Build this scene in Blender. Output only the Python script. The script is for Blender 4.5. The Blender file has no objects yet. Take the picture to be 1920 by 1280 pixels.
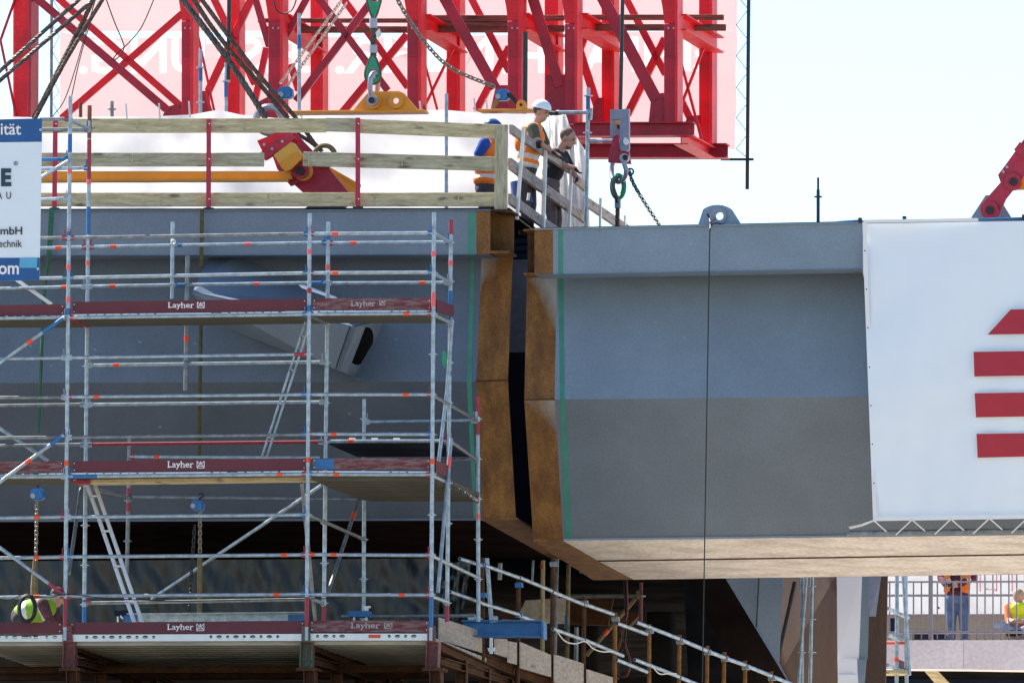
import bpy, bmesh, math, random
from mathutils import Vector, Matrix, geometry
random.seed(7)
R = math.radians
S = bpy.context.scene
COL = S.collection

# ------------------------------------------------------------------ camera, world, sun
DIST, FPX, ELEV, YAW, ROLL = 200.0, 30000.0, R(5.2), R(10.5), R(0.36)
CAM = Vector((0, -DIST * math.cos(ELEV), 2.0))
ROT = Matrix.Rotation(R(90) + ELEV, 3, 'X') @ Matrix.Rotation(ROLL, 3, 'Z')
cam_d = bpy.data.cameras.new('camera')
cam_d.sensor_width = 36.0
cam_d.lens = 36.0 * FPX / 1920.0
cam_d.clip_start, cam_d.clip_end = 5.0, 6000.0
cam = bpy.data.objects.new('camera', cam_d)
COL.objects.link(cam)
cam.matrix_world = Matrix.Translation(CAM) @ ROT.to_4x4()
S.camera = cam

SUN_EL, SUN_AZ = 50.0, -45.0         # the sun stands behind the bridge, to the left (azimuth from +Y towards +X)
w = bpy.data.worlds.new('World')
S.world = w
w.use_nodes = True
wn = w.node_tree.nodes
wn.clear()
sky = wn.new('ShaderNodeTexSky')
sky.sky_type = 'NISHITA'
sky.sun_disc = False
sky.sun_elevation = R(SUN_EL)
sky.sun_rotation = R(SUN_AZ)
sky.air_density = 1.0
sky.dust_density = 0.0
sky.ozone_density = 4.0
bg = wn.new('ShaderNodeBackground')
bg.inputs['Strength'].default_value = 0.108
wo = wn.new('ShaderNodeOutputWorld')
w.node_tree.links.new(sky.outputs[0], bg.inputs[0])
w.node_tree.links.new(bg.outputs[0], wo.inputs[0])

sun_d = bpy.data.lights.new('sun', 'SUN')
sun_d.energy = 5.0
sun_d.angle = R(0.53)
sun_d.color = (1.0, 0.94, 0.86)
sun = bpy.data.objects.new('sun', sun_d)
COL.objects.link(sun)
sdir = Vector((math.sin(R(SUN_AZ)) * math.cos(R(SUN_EL)), math.cos(R(SUN_AZ)) * math.cos(R(SUN_EL)), math.sin(R(SUN_EL))))
sun.rotation_euler = sdir.to_track_quat('Z', 'Y').to_euler()
sun.location = (60, 60, 90)
S.view_settings.view_transform = 'Standard'
S.view_settings.look = 'None'
S.view_settings.exposure = 1.06
S.view_settings.gamma = 1.0
S.view_settings.use_curve_mapping = False
S.cycles.max_bounces = 8
S.cycles.use_denoising = True

# ------------------------------------------------------------------ frame of the bridge: N goes away from us, U along the bridge
N = Vector((math.sin(YAW), math.cos(YAW), 0))
U = Vector((math.cos(YAW), -math.sin(YAW), 0))
Z = Vector((0, 0, 1))
O = CAM + ROT @ Vector((0, 0, -DIST))
PXM = FPX / DIST                      # pixels per metre at the front scaffold row


def P(x, y, d=0.0):
    """world point seen at photo pixel (x, y) and standing d metres behind the front scaffold row"""
    r = ROT @ Vector(((x - 960) / FPX, -(y - 640) / FPX, -1))
    t = (N.dot(O - CAM) + d) / N.dot(r)
    return CAM + r * t


def PL(pts, d):
    return [P(x, y, d) for x, y in pts]


# ------------------------------------------------------------------ materials
def mat(name, col, rough=.55, metal=0., var=.12, scale=6., col2=None, bump=0., bscale=60., stretch=(1, 1, 1),
        lo=.35, hi=.65, grain=0., spec=.5, coat=0.):
    m = bpy.data.materials.new(name)
    m.use_nodes = True
    nt = m.node_tree
    nd, lk = nt.nodes, nt.links
    b = nd['Principled BSDF']
    b.inputs['Roughness'].default_value = rough
    b.inputs['Metallic'].default_value = metal
    b.inputs['Specular IOR Level'].default_value = spec
    tc = nd.new('ShaderNodeTexCoord')
    mp = nd.new('ShaderNodeMapping')
    mp.inputs['Scale'].default_value = stretch
    lk.new(tc.outputs['Object'], mp.inputs[0])
    no = nd.new('ShaderNodeTexNoise')
    no.inputs['Scale'].default_value = scale
    no.inputs['Detail'].default_value = 6
    no.inputs['Roughness'].default_value = .6
    lk.new(mp.outputs[0], no.inputs['Vector'])
    cr = nd.new('ShaderNodeValToRGB')
    c2 = col2 if col2 else tuple(min(1, c * (1 + var)) for c in col)
    c1 = col if col2 else tuple(c * (1 - var) for c in col)
    cr.color_ramp.elements[0].position, cr.color_ramp.elements[1].position = lo, hi
    cr.color_ramp.elements[0].color = (*c1, 1)
    cr.color_ramp.elements[1].color = (*c2, 1)
    lk.new(no.outputs[0], cr.inputs[0])
    out = cr.outputs[0]
    if grain:
        n2 = nd.new('ShaderNodeTexNoise')
        n2.inputs['Scale'].default_value = bscale
        n2.inputs['Detail'].default_value = 3
        lk.new(mp.outputs[0], n2.inputs['Vector'])
        mr = nd.new('ShaderNodeMapRange')
        mr.inputs['From Min'].default_value, mr.inputs['From Max'].default_value = .3, .7
        mr.inputs['To Min'].default_value, mr.inputs['To Max'].default_value = 1 - grain, 1 + grain
        lk.new(n2.outputs[0], mr.inputs[0])
        mx = nd.new('ShaderNodeVectorMath')
        mx.operation = 'SCALE'
        lk.new(out, mx.inputs[0])
        lk.new(mr.outputs[0], mx.inputs['Scale'])
        out = mx.outputs[0]
    lk.new(out, b.inputs['Base Color'])
    if bump:
        n3 = nd.new('ShaderNodeTexNoise')
        n3.inputs['Scale'].default_value = bscale
        n3.inputs['Detail'].default_value = 4
        lk.new(mp.outputs[0], n3.inputs['Vector'])
        bp = nd.new('ShaderNodeBump')
        bp.inputs['Strength'].default_value = bump
        bp.inputs['Distance'].default_value = .02
        lk.new(n3.outputs[0], bp.inputs['Height'])
        lk.new(bp.outputs[0], b.inputs['Normal'])
    return m


def wood(name, c1, c2, knot=(.05, .045, .035)):
    """sawn board: grain along local X, knots, end to end staining"""
    m = mat(name, c1, .85, 0, col2=c2, scale=3.2, stretch=(.9, 6, 7), bump=.25, bscale=14, grain=.16)
    nt = m.node_tree
    nd, lk = nt.nodes, nt.links
    b = nd['Principled BSDF']
    src = b.inputs['Base Color'].links[0].from_socket
    tc = next(n for n in nd if n.type == 'TEX_COORD')
    oi = nd.new('ShaderNodeObjectInfo')
    ad = nd.new('ShaderNodeVectorMath')
    ad.operation = 'ADD'
    sc = nd.new('ShaderNodeVectorMath')
    sc.operation = 'SCALE'
    sc.inputs['Scale'].default_value = 37.
    cx = nd.new('ShaderNodeCombineXYZ')
    for i in range(3):
        lk.new(oi.outputs['Random'], cx.inputs[i])
    lk.new(cx.outputs[0], sc.inputs[0])
    lk.new(tc.outputs['Object'], ad.inputs[0])
    lk.new(sc.outputs[0], ad.inputs[1])
    for n in nd:
        if n.type == 'MAPPING':
            lk.new(ad.outputs[0], n.inputs[0])
    mp = nd.new('ShaderNodeMapping')
    mp.inputs['Scale'].default_value = (2.6, 2.6, 7.)
    lk.new(ad.outputs[0], mp.inputs[0])
    nz = nd.new('ShaderNodeTexNoise')
    nz.inputs['Scale'].default_value = 5
    lk.new(mp.outputs[0], nz.inputs['Vector'])
    mixv = nd.new('ShaderNodeVectorMath')
    mixv.operation = 'MULTIPLY_ADD'
    mixv.inputs[1].default_value = (.25, .25, .25)
    lk.new(nz.outputs['Color'], mixv.inputs[0])
    lk.new(mp.outputs[0], mixv.inputs[2])
    vo = nd.new('ShaderNodeTexVoronoi')
    vo.inputs['Scale'].default_value = 1.0
    lk.new(mixv.outputs[0], vo.inputs['Vector'])
    mr = nd.new('ShaderNodeMapRange')
    mr.inputs['From Min'].default_value, mr.inputs['From Max'].default_value = .10, .26
    mr.inputs['To Min'].default_value, mr.inputs['To Max'].default_value = .7, 0
    lk.new(vo.outputs['Distance'], mr.inputs[0])
    mx = nd.new('ShaderNodeMixRGB')
    lk.new(mr.outputs[0], mx.inputs[0])
    lk.new(src, mx.inputs[1])
    mx.inputs[2].default_value = (*knot, 1)
    lk.new(mx.outputs[0], b.inputs['Base Color'])
    return m


def sheet(name, col, trans, var=.06, scale=3., rough=.7):
    """woven plastic sheet that light passes through"""
    m = mat(name, col, rough, 0, var=var, scale=scale, bump=.1, bscale=5)
    nt = m.node_tree
    nd, lk = nt.nodes, nt.links
    b = nd['Principled BSDF']
    t = nd.new('ShaderNodeBsdfTranslucent')
    lk.new(b.inputs['Base Color'].links[0].from_socket, t.inputs[0])
    mx = nd.new('ShaderNodeMixShader')
    mx.inputs[0].default_value = trans
    lk.new(b.outputs[0], mx.inputs[1])
    lk.new(t.outputs[0], mx.inputs[2])
    lk.new(mx.outputs[0], nd['Material Output'].inputs[0])
    return m


M = {}
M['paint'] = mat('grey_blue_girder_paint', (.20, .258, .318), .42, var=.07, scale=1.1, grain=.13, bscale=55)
M['paint_left_edge'] = mat('grey_blue_edge_beam_paint', (.150, .190, .240), .48, var=.09, scale=1.1, grain=.14, bscale=55)  # girder paint darkened for the scaffold's shade, less than on the web
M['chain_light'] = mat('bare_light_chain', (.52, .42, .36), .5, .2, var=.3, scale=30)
M['lowest_deck'] = mat('ribbed_lowest_deck_underside', (.40, .39, .32), .7, .1, var=.2, scale=4, stretch=(.4, 4, 4), spec=.1)  # paler deck copy: low light underneath is made up in the colour
M['paint_lower'] = mat('neutral_grey_lower_web_paint', (.145, .172, .198), .5, var=.08, scale=1.1, grain=.14, bscale=55)  # girder paint darkened, shade of the down-facing panel put into the colour
M['paint_left_lower'] = mat('dark_neutral_lower_web_paint', (.072, .088, .112), .55, var=.12, scale=1.1, grain=.16, bscale=55)  # darkened twice: scaffold shade and down-facing panel both in the colour
M['paint_left'] = mat('dull_dark_grey_girder_paint', (.110, .145, .192), .5, var=.12, scale=1.1, grain=.16, bscale=55)  # girder paint darkened to stand in for shade on the left girder
M['rust'] = mat('bare_rusty_steel', (.135, .054, .013), .8, col2=(.28, .125, .028), scale=2.4, grain=.4, bscale=45, bump=.15, stretch=(2.2, 2.2, .8))


def ground_off(name, sx, zc, seed):
    """rusty strip with a patch ground bright towards one upper corner"""
    m = mat(name, (.135, .054, .013), .8, col2=(.28, .125, .028), scale=2.4, grain=.4, bscale=45, bump=.15, stretch=(2.2, 2.2, .8))
    nt = m.node_tree
    nd, lk = nt.nodes, nt.links
    b = nd['Principled BSDF']
    src = b.inputs['Base Color'].links[0].from_socket
    tc = next(n for n in nd if n.type == 'TEX_COORD')
    sp = nd.new('ShaderNodeSeparateXYZ')
    lk.new(tc.outputs['Generated'], sp.inputs[0])
    nz = nd.new('ShaderNodeTexNoise')
    nz.inputs['Scale'].default_value = 7
    nz.inputs['Detail'].default_value = 5
    mp = nd.new('ShaderNodeMapping')
    mp.inputs['Location'].default_value = (seed, 0, 0)
    mp.inputs['Scale'].default_value = (1, 1, .5)
    lk.new(tc.outputs['Object'], mp.inputs[0])
    lk.new(mp.outputs[0], nz.inputs['Vector'])

    def madd(a, k, c):
        n = nd.new('ShaderNodeMath')
        n.operation = 'MULTIPLY_ADD'
        lk.new(a, n.inputs[0])
        n.inputs[1].default_value = k
        if isinstance(c, float):
            n.inputs[2].default_value = c
        else:
            lk.new(c, n.inputs[2])
        return n.outputs[0]
    v = madd(sp.outputs['Z'], 3.2, madd(sp.outputs['X'], sx, madd(nz.outputs[0], .9, zc)))
    cr = nd.new('ShaderNodeClamp')
    lk.new(v, cr.inputs[0])
    mx = nd.new('ShaderNodeMixRGB')
    lk.new(cr.outputs[0], mx.inputs[0])
    lk.new(src, mx.inputs[1])
    mx.inputs[2].default_value = (.34, .36, .35, 1)
    lk.new(mx.outputs[0], b.inputs['Base Color'])
    return m


M['rust_ground'] = ground_off('rusty_steel_ground_bright_near_corner', 1.7, -3.75, 1.)
M['rust_ground_left'] = ground_off('rusty_steel_ground_bright_far_corner', -1.7, -2.4, 5.)
M['rust_brushed'] = ground_off('rusty_steel_brushed_pale', .9, -3.6, 9.)
M['rust_dark'] = mat('dark_rusty_steel', (.055, .028, .016), .85, col2=(.11, .05, .026), scale=4, grain=.25, bscale=40, bump=.2, spec=.1)
M['green_paint'] = mat('green_weld_primer', (.05, .24, .17), .55, var=.12, scale=5)
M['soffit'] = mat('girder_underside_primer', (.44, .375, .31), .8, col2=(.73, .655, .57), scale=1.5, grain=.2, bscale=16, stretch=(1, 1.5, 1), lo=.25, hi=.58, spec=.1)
M['dark'] = mat('dark_unpainted_steel', (.010, .0095, .0095), .95, var=.4, scale=1.5, spec=0.)  # near black: deep shade under the bridge put into the colour
M['dark_blue'] = mat('dark_blue_steel', (.016, .024, .048), .8, var=.3, scale=1.5, spec=.1)
M['galv'] = mat('galvanised_steel', (.33, .40, .45), .42, .45, var=.28, scale=9, grain=.12, bscale=45)
M['galv_dark'] = mat('weathered_galvanised_steel', (.20, .22, .23), .5, .5, var=.3, scale=7, grain=.18, bscale=40)
M['alu'] = mat('aluminium', (.72, .73, .72), .4, .35, var=.06, scale=9)
M['blue_steel'] = mat('blue_painted_steel', (.015, .13, .34), .45, var=.18, scale=9, grain=.1)
M['red_clamp'] = mat('dull_red_paint', (.32, .03, .05), .55, var=.2, scale=12, grain=.2)
M['orange_tape'] = mat('orange_tape', (.75, .08, .025), .55, var=.12, scale=8)
M['pink_tape'] = mat('faded_red_tape', (.75, .13, .13), .5, var=.15, scale=18)
M['toe'] = mat('maroon_toe_board', (.115, .018, .030), .6, var=.1, scale=5, grain=.12, bscale=50, stretch=(.6, 2, 2))
M['toe_worn'] = mat('worn_maroon_toe_board', (.13, .025, .035), .75, col2=(.24, .17, .16), scale=5, grain=.3, bscale=30, stretch=(.5, 4, 5), lo=.42, hi=.68)
M['white'] = mat('white_print', (.80, .80, .80), .6, var=.02)
M['crane_red'] = mat('red_truss_paint', (.72, .004, .016), .5, var=.22, scale=2.2, grain=.16, bscale=50)  # brighter copy of the truss red, banner glow put into the colour
M['crane_red_dark'] = mat('deep_red_truss_paint', (.38, .005, .026), .5, var=.25, scale=2.2, grain=.18, bscale=50)  # darker copy of the truss red, shade on the front put into the colour
M['lift_red'] = mat('red_lifting_gear_paint', (.42, .016, .05), .5, var=.15, scale=6, grain=.18, bscale=50)
M['yellow'] = mat('yellow_orange_paint', (.80, .31, .014), .45, var=.06, scale=4, grain=.05)
M['pale_yellow'] = mat('pale_yellow_paint', (.82, .42, .06), .5, var=.05, scale=4)
M['pin'] = mat('dark_steel_pin', (.035, .025, .03), .55, .3, var=.3, scale=20)
M['shackle'] = mat('grey_shackle_steel', (.36, .37, .43), .4, .4, var=.1, scale=14)
M['clamp_grey'] = mat('grey_link_paint', (.25, .27, .36), .5, var=.12, scale=10, grain=.12)
M['sling_green'] = mat('green_thimble_paint', (.015, .30, .15), .5, var=.2, scale=18)
M['wire_rope'] = mat('oily_wire_rope', (.045, .028, .018), .6, .1, col2=(.15, .10, .07), scale=16, grain=.3, bscale=80)
M['wire_rope_grey'] = mat('grey_wire_rope', (.045, .038, .036), .5, .2, col2=(.16, .14, .13), scale=16, grain=.3, bscale=80)
M['black'] = mat('black_rubber', (.012, .012, .013), .6, var=.2)
M['black_pole'] = mat('black_pole_paint', (.018, .018, .02), .45, var=.3, scale=8)
M['rope'] = mat('white_rope', (.75, .74, .70), .8, var=.08, scale=20)
M['cord'] = mat('dark_cord', (.05, .06, .08), .8)
M['hoist_blue'] = mat('blue_hoist_housing', (.02, .16, .42), .4, var=.15, scale=16)
M['chain'] = mat('steel_chain', (.30, .25, .20), .5, .4, var=.3, scale=30)
M['chain_dark'] = mat('dark_steel_chain', (.03, .03, .035), .5, .3, var=.3, scale=30)
M['wood'] = wood('pale_sawn_timber', (.40, .33, .18), (.64, .54, .33))
M['wood_grey'] = wood('grey_green_timber', (.29, .265, .175), (.50, .45, .31))
M['wood_pink'] = wood('weathered_pinkish_timber', (.30, .235, .20), (.50, .41, .36), (.10, .06, .06))
M['wood_brown'] = wood('brown_timber', (.13, .045, .028), (.27, .10, .06), (.06, .02, .02))
M['ply'] = wood('weathered_form_board', (.30, .25, .21), (.44, .38, .32), (.12, .09, .07))
M['tarp'] = sheet('white_tarpaulin', (.86, .85, .84), .56, var=.05)
M['net'] = sheet('pale_red_mesh_banner', (.82, .575, .555), .52, var=.03, scale=2)
M['net_print'] = sheet('unprinted_mesh_letter', (.95, .94, .93), .60, var=.01)
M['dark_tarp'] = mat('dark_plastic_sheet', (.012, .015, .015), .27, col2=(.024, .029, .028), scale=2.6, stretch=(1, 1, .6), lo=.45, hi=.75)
M['banner'] = mat('white_pvc_banner', (.80, .86, .91), .5, var=.015, scale=2)
M['banner_red'] = mat('red_banner_print', (.42, .012, .035), .5, var=.06, scale=5)
M['sign_white'] = mat('pale_blue_white_print', (.72, .80, .86), .45, var=.02, scale=3)
M['sign_blue'] = mat('blue_sign_print', (.006, .085, .27), .45, var=.12, scale=3)
M['sign_cyan'] = mat('cyan_sign_print', (.09, .38, .58), .45, var=.06)
M['sign_dark'] = mat('dark_petrol_print', (.006, .045, .075), .5, var=.1)
M['print_black'] = mat('dark_grey_print', (.02, .025, .035), .5)
M['strap_green'] = mat('green_lifting_strap', (.025, .11, .065), .8, var=.3, scale=14, stretch=(3, 3, .5))
M['strap_olive'] = mat('olive_lifting_strap', (.07, .065, .02), .8, var=.3, scale=14)
M['strap_sand'] = mat('sand_lifting_strap', (.20, .14, .065), .8, var=.3, scale=10)
M['skin'] = mat('skin', (.50, .27, .19), .5, var=.08, scale=20)
M['hair'] = mat('dark_short_hair', (.07, .05, .045), .7, var=.3, scale=60)
M['hair_brown'] = mat('cropped_brown_hair', (.15, .095, .07), .75, var=.3, scale=60)
M['hair_fair'] = mat('fair_hair', (.40, .28, .15), .7, var=.2, scale=60)
M['olive'] = mat('olive_t_shirt', (.085, .085, .055), .85, var=.15, scale=12)
M['black_cloth'] = mat('black_t_shirt', (.016, .016, .022), .85, var=.3, scale=12)
M['blue_cloth'] = mat('blue_t_shirt', (.015, .07, .36), .85, var=.2, scale=12)
M['dark_trousers'] = mat('dark_work_trousers', (.055, .045, .055), .85, var=.25, scale=10)
M['brown_trousers'] = mat('brown_work_trousers', (.12, .085, .085), .85, var=.25, scale=10)
M['jeans'] = mat('blue_jeans', (.045, .085, .17), .85, col2=(.13, .20, .32), scale=6)
M['grey_trousers'] = mat('light_grey_trousers', (.36, .38, .43), .85, var=.15, scale=9)
M['burgundy'] = mat('burgundy_shirt', (.10, .018, .035), .85, var=.2, scale=10)
M['plaid'] = mat('dark_red_check_shirt', (.07, .012, .022), .85, col2=(.14, .05, .06), scale=24)
M['orange_cloth'] = mat('orange_work_shirt', (.85, .22, .06), .8, var=.08, scale=9)
M['hi_orange'] = mat('orange_safety_vest', (.95, .22, .012), .7, var=.06, scale=8)
M['hi_yellow'] = mat('yellow_safety_vest', (.75, .80, .02), .7, var=.06, scale=8)
M['hi_green'] = mat('lime_safety_vest', (.22, .42, .02), .7, var=.06, scale=8)
M['reflex'] = mat('silver_reflective_tape', (.72, .70, .66), .4, var=.05, scale=12)
M['helmet'] = mat('white_helmet_shell', (.80, .83, .86), .3, var=.02)
M['helmet_blue'] = mat('blue_helmet_shell', (.02, .09, .30), .3, var=.05)
M['concrete'] = mat('sunlit_concrete', (.82, .69, .67), .9, col2=(.90, .79, .77), scale=1.6, grain=.1, bscale=20, bump=.1)  # even pale pinkish base colour
M['concrete_beige'] = mat('beige_concrete_wall', (.40, .33, .26), .9, var=.1, scale=1.5, grain=.08, bscale=20)
M['rail_paint'] = mat('grey_mauve_railing_paint', (.30, .25, .26), .6, var=.08, scale=8)
M['white_plate'] = mat('white_primed_plate', (.88, .85, .89), .5, var=.02, scale=2)  # plain white, also on the edge strip of the stub
M['corten'] = mat('brown_steel_plate', (.060, .030, .020), .75, col2=(.10, .052, .034), scale=1.8, grain=.18, bscale=30, stretch=(2, 2, .5))
M['strut_dark'] = mat('black_brown_plate', (.020, .014, .013), .9, var=.3, scale=1.5, spec=0.)  # near black: shade below the girders put into the colour
M['field'] = mat('dark_brown_soil', (.29, .25, .19), .95, col2=(.37, .32, .25), scale=.08, grain=.2, bscale=1.5, bump=.3)  # unseen front field, toned darker to cut light bounced upwards
M['ground'] = mat('sandy_ground', (.52, .45, .36), .95, col2=(.62, .545, .45), scale=.05, grain=.15, bscale=1.5, bump=.3)
M['hose_red'] = mat('red_hose', (.16, .02, .03), .5)
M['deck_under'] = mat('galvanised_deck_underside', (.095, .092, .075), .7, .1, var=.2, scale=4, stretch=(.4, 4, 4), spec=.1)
M['trestle_red'] = mat('maroon_trestle_paint', (.12, .030, .030), .7, col2=(.20, .075, .07), scale=5, grain=.25, bscale=30)
M['trestle_green'] = mat('chipped_green_paint', (.045, .12, .07), .7, col2=(.13, .06, .05), scale=5, grain=.25, bscale=30)
M['white_far'] = mat('white_site_fence_sheet', (.85, .84, .84), .8, var=.02)
M['pink_print'] = mat('pink_print', (.85, .10, .25), .7, var=.05)
M['toe_lettering_worn'] = mat('worn_board_lettering', (.50, .47, .46), .7, col2=(.24, .16, .16), scale=30, lo=.45, hi=.62)

# ------------------------------------------------------------------ object builders
W = {}                                 # world matrix of every object made here


def put(name, data, Mw, parent=None):
    o = bpy.data.objects.new(name, data)
    COL.objects.link(o)
    if parent is not None:
        o.parent = parent
        o.matrix_basis = W[parent].inverted() @ Mw
    else:
        o.matrix_basis = Mw
    W[o] = Mw.copy()
    return o


def tag(o, label=None, cat=None, group=None, kind=None):
    if label:
        o['label'] = label
    if cat:
        o['category'] = cat
    if group:
        o['group'] = group
    if kind:
        o['kind'] = kind
    return o


def thing(name, label, cat, loc, group=None):
    return tag(put(name, None, Matrix.Translation(loc)), label, cat, group)


class MB:
    def __init__(s):
        s.v, s.f, s.m = [], [], []

    def add(s, v, f, mi=0):
        k = len(s.v)
        s.v += [Vector(a) for a in v]
        s.f += [tuple(i + k for i in a) for a in f]
        s.m += [mi] * len(f)
        return s

    def tube(s, pts, r, n=8, mi=0, cap=True, closed=False):
        pts = [Vector(p) for p in pts]
        if closed:
            pts = pts + [pts[0]]
        k = len(pts)
        rr = r if isinstance(r, (list, tuple)) else [r] * k
        t0 = (pts[1] - pts[0]).normalized()
        a = t0.orthogonal().normalized()
        V, F = [], []
        for i, p in enumerate(pts):
            if closed and i in (0, k - 1):
                t = ((pts[1] - pts[0]).normalized() + (pts[-1] - pts[-2]).normalized()).normalized()
            elif i == 0:
                t = t0
            elif i == k - 1:
                t = (pts[i] - pts[i - 1]).normalized()
            else:
                t = ((pts[i + 1] - pts[i]).normalized() + (pts[i] - pts[i - 1]).normalized())
                t = t.normalized() if t.length > 1e-6 else t0
            a = (a - t * a.dot(t))
            a = a.normalized() if a.length > 1e-6 else t.orthogonal().normalized()
            b = t.cross(a)
            for j in range(n):
                q = 2 * math.pi * j / n
                V.append(p + (a * math.cos(q) + b * math.sin(q)) * rr[i])
        for i in range(k - 1):
            for j in range(n):
                F.append((i * n + j, i * n + (j + 1) % n, (i + 1) * n + (j + 1) % n, (i + 1) * n + j))
        if cap and not closed:
            F.append(tuple(range(n - 1, -1, -1)))
            F.append(tuple((k - 1) * n + j for j in range(n)))
        return s.add(V, F, mi)

    def box(s, c, x, y, z, mi=0):
        """box round c with half axes x, y, z (vectors)"""
        c = Vector(c)
        V = [c + x * i + y * j + z * k for i in (-1, 1) for j in (-1, 1) for k in (-1, 1)]
        F = [(0, 1, 3, 2), (4, 6, 7, 5), (0, 4, 5, 1), (2, 3, 7, 6), (0, 2, 6, 4), (1, 5, 7, 3)]
        return s.add(V, F, mi)

    def prism(s, outer, vec, holes=(), mi=0, mi_edge=None):
        """flat outline (world points) extruded by vec, with real holes"""
        loops = [list(outer)] + [list(h) for h in holes]
        tri = geometry.tessellate_polygon([[Vector(p) for p in l] for l in loops])
        flat = [Vector(p) for l in loops for p in l]
        n = len(flat)
        V = flat + [p + vec for p in flat]
        F = [tuple(t) for t in tri] + [tuple(i + n for i in reversed(t)) for t in tri]
        k = len(F)
        o = 0
        for l in loops:
            q = len(l)
            for i in range(q):
                a, b = o + i, o + (i + 1) % q
                F.append((a, b, b + n, a + n))
            o += q
        c = len(s.v)
        s.add(V, F, mi)
        if mi_edge is not None:
            for i in range(len(s.m) - (len(F) - k), len(s.m)):
                s.m[i] = mi_edge
        return s

    def ball(s, c, x, y, z, nu=12, nv=8, mi=0):
        c = Vector(c)
        V, F = [], []
        for i in range(nv + 1):
            th = math.pi * i / nv
            for j in range(nu):
                ph = 2 * math.pi * j / nu
                V.append(c + x * (math.sin(th) * math.cos(ph)) + y * (math.sin(th) * math.sin(ph)) + z * math.cos(th))
        for i in range(nv):
            for j in range(nu):
                F.append((i * nu + j, (i + 1) * nu + j, (i + 1) * nu + (j + 1) % nu, i * nu + (j + 1) % nu))
        return s.add(V, F, mi)

    def build(s, name, m, parent=None, smooth=False, origin=None):
        mats = m if isinstance(m, (list, tuple)) else [m]
        lo = Vector((min(p.x for p in s.v), min(p.y for p in s.v), min(p.z for p in s.v)))
        hi = Vector((max(p.x for p in s.v), max(p.y for p in s.v), max(p.z for p in s.v)))
        c = origin if origin is not None else Vector(((lo.x + hi.x) / 2, (lo.y + hi.y) / 2, lo.z))
        me = bpy.data.meshes.new(name)
        me.from_pydata([p - c for p in s.v], [], s.f)
        for a in mats:
            me.materials.append(M[a] if isinstance(a, str) else a)
        me.polygons.foreach_set('material_index', s.m)
        bm = bmesh.new()
        bm.from_mesh(me)
        bmesh.ops.remove_doubles(bm, verts=bm.verts, dist=1e-5)
        bmesh.ops.recalc_face_normals(bm, faces=bm.faces)
        bm.to_mesh(me)
        bm.free()
        if smooth:
            shade(me)
        return put(name, me, Matrix.Translation(c), parent)


def shade(me, ang=40):
    me.polygons.foreach_set('use_smooth', [True] * len(me.polygons))
    try:
        me.set_sharp_from_angle(angle=R(ang))
    except Exception:
        pass


CACHE = {}


def axis_matrix(p0, p1, up=None):
    """local X along p0->p1, local Z near up"""
    x = (p1 - p0).normalized()
    up = up if up is not None else (Z if abs(x.dot(Z)) < .95 else N)
    z = (up - x * up.dot(x)).normalized()
    y = z.cross(x)
    Mx = Matrix((x, y, z)).transposed().to_4x4()
    Mx.translation = p0
    return Mx


def bar_mesh(kind, L, a, b, m, bev=.0):
    key = (kind, round(L, 3), round(a, 4), round(b, 4), m)
    if key in CACHE:
        return CACHE[key]
    mb = MB()
    X, Y_, Z_ = Vector((1, 0, 0)), Vector((0, 1, 0)), Vector((0, 0, 1))
    if kind == 'box':
        mb.box((L / 2, 0, 0), X * L / 2, Y_ * a / 2, Z_ * b / 2)
    elif kind == 'tube':
        mb.tube([(0, 0, 0), (L, 0, 0)], a, 12)
    elif kind == 'pipe':               # open ended tube
        n = 14
        V, F = [], []
        for x, r in ((0, a), (L, a), (L, a * .8), (0, a * .8)):
            for j in range(n):
                V.append((x, r * math.cos(2 * math.pi * j / n), r * math.sin(2 * math.pi * j / n)))
        for i in range(4):
            for j in range(n):
                F.append((i * n + j, i * n + (j + 1) % n, ((i + 1) % 4) * n + (j + 1) % n, ((i + 1) % 4) * n + j))
        mb.add(V, F)
    elif kind == 'I':                  # web stands along local Z (height b), flanges across local Y (width a)
        t = b * .06 + .006
        pr = [(-a / 2, -b / 2), (a / 2, -b / 2), (a / 2, -b / 2 + t), (t * .4, -b / 2 + t), (t * .4, b / 2 - t), (a / 2, b / 2 - t),
              (a / 2, b / 2), (-a / 2, b / 2), (-a / 2, b / 2 - t), (-t * .4, b / 2 - t), (-t * .4, -b / 2 + t), (-a / 2, -b / 2 + t)]
        mb.prism([Vector((0, y, z)) for y, z in pr], X * L)
    elif kind == 'U':                  # channel open to -Y
        t = min(a, b) * .14
        pr = [(-a / 2, -b / 2), (a / 2, -b / 2), (a / 2, b / 2), (-a / 2, b / 2), (-a / 2, b / 2 - t), (a / 2 - t, b / 2 - t),
              (a / 2 - t, -b / 2 + t), (-a / 2, -b / 2 + t)]
        mb.prism([Vector((0, y, z)) for y, z in pr], X * L)
    me = bpy.data.meshes.new(kind)
    me.from_pydata(mb.v, [], mb.f)
    me.materials.append(M[m])
    bm = bmesh.new()
    bm.from_mesh(me)
    bmesh.ops.recalc_face_normals(bm, faces=bm.faces)
    if kind == 'box' and min(a, b) > .018:
        bmesh.ops.bevel(bm, geom=bm.edges[:], offset=min(a, b) * .09, segments=1, affect='EDGES')
    bm.to_mesh(me)
    bm.free()
    if kind in ('tube', 'pipe'):
        shade(me)
    CACHE[key] = me
    return me


def bar(name, p0, p1, a, b, m, parent=None, kind='box', up=None):
    p0, p1 = Vector(p0), Vector(p1)
    return put(name, bar_mesh(kind, (p1 - p0).length, a, b, m), axis_matrix(p0, p1, up), parent)


def tube(name, p0, p1, r, m, parent=None, kind='tube'):
    return bar(name, p0, p1, r, 0, m, parent, kind)


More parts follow.
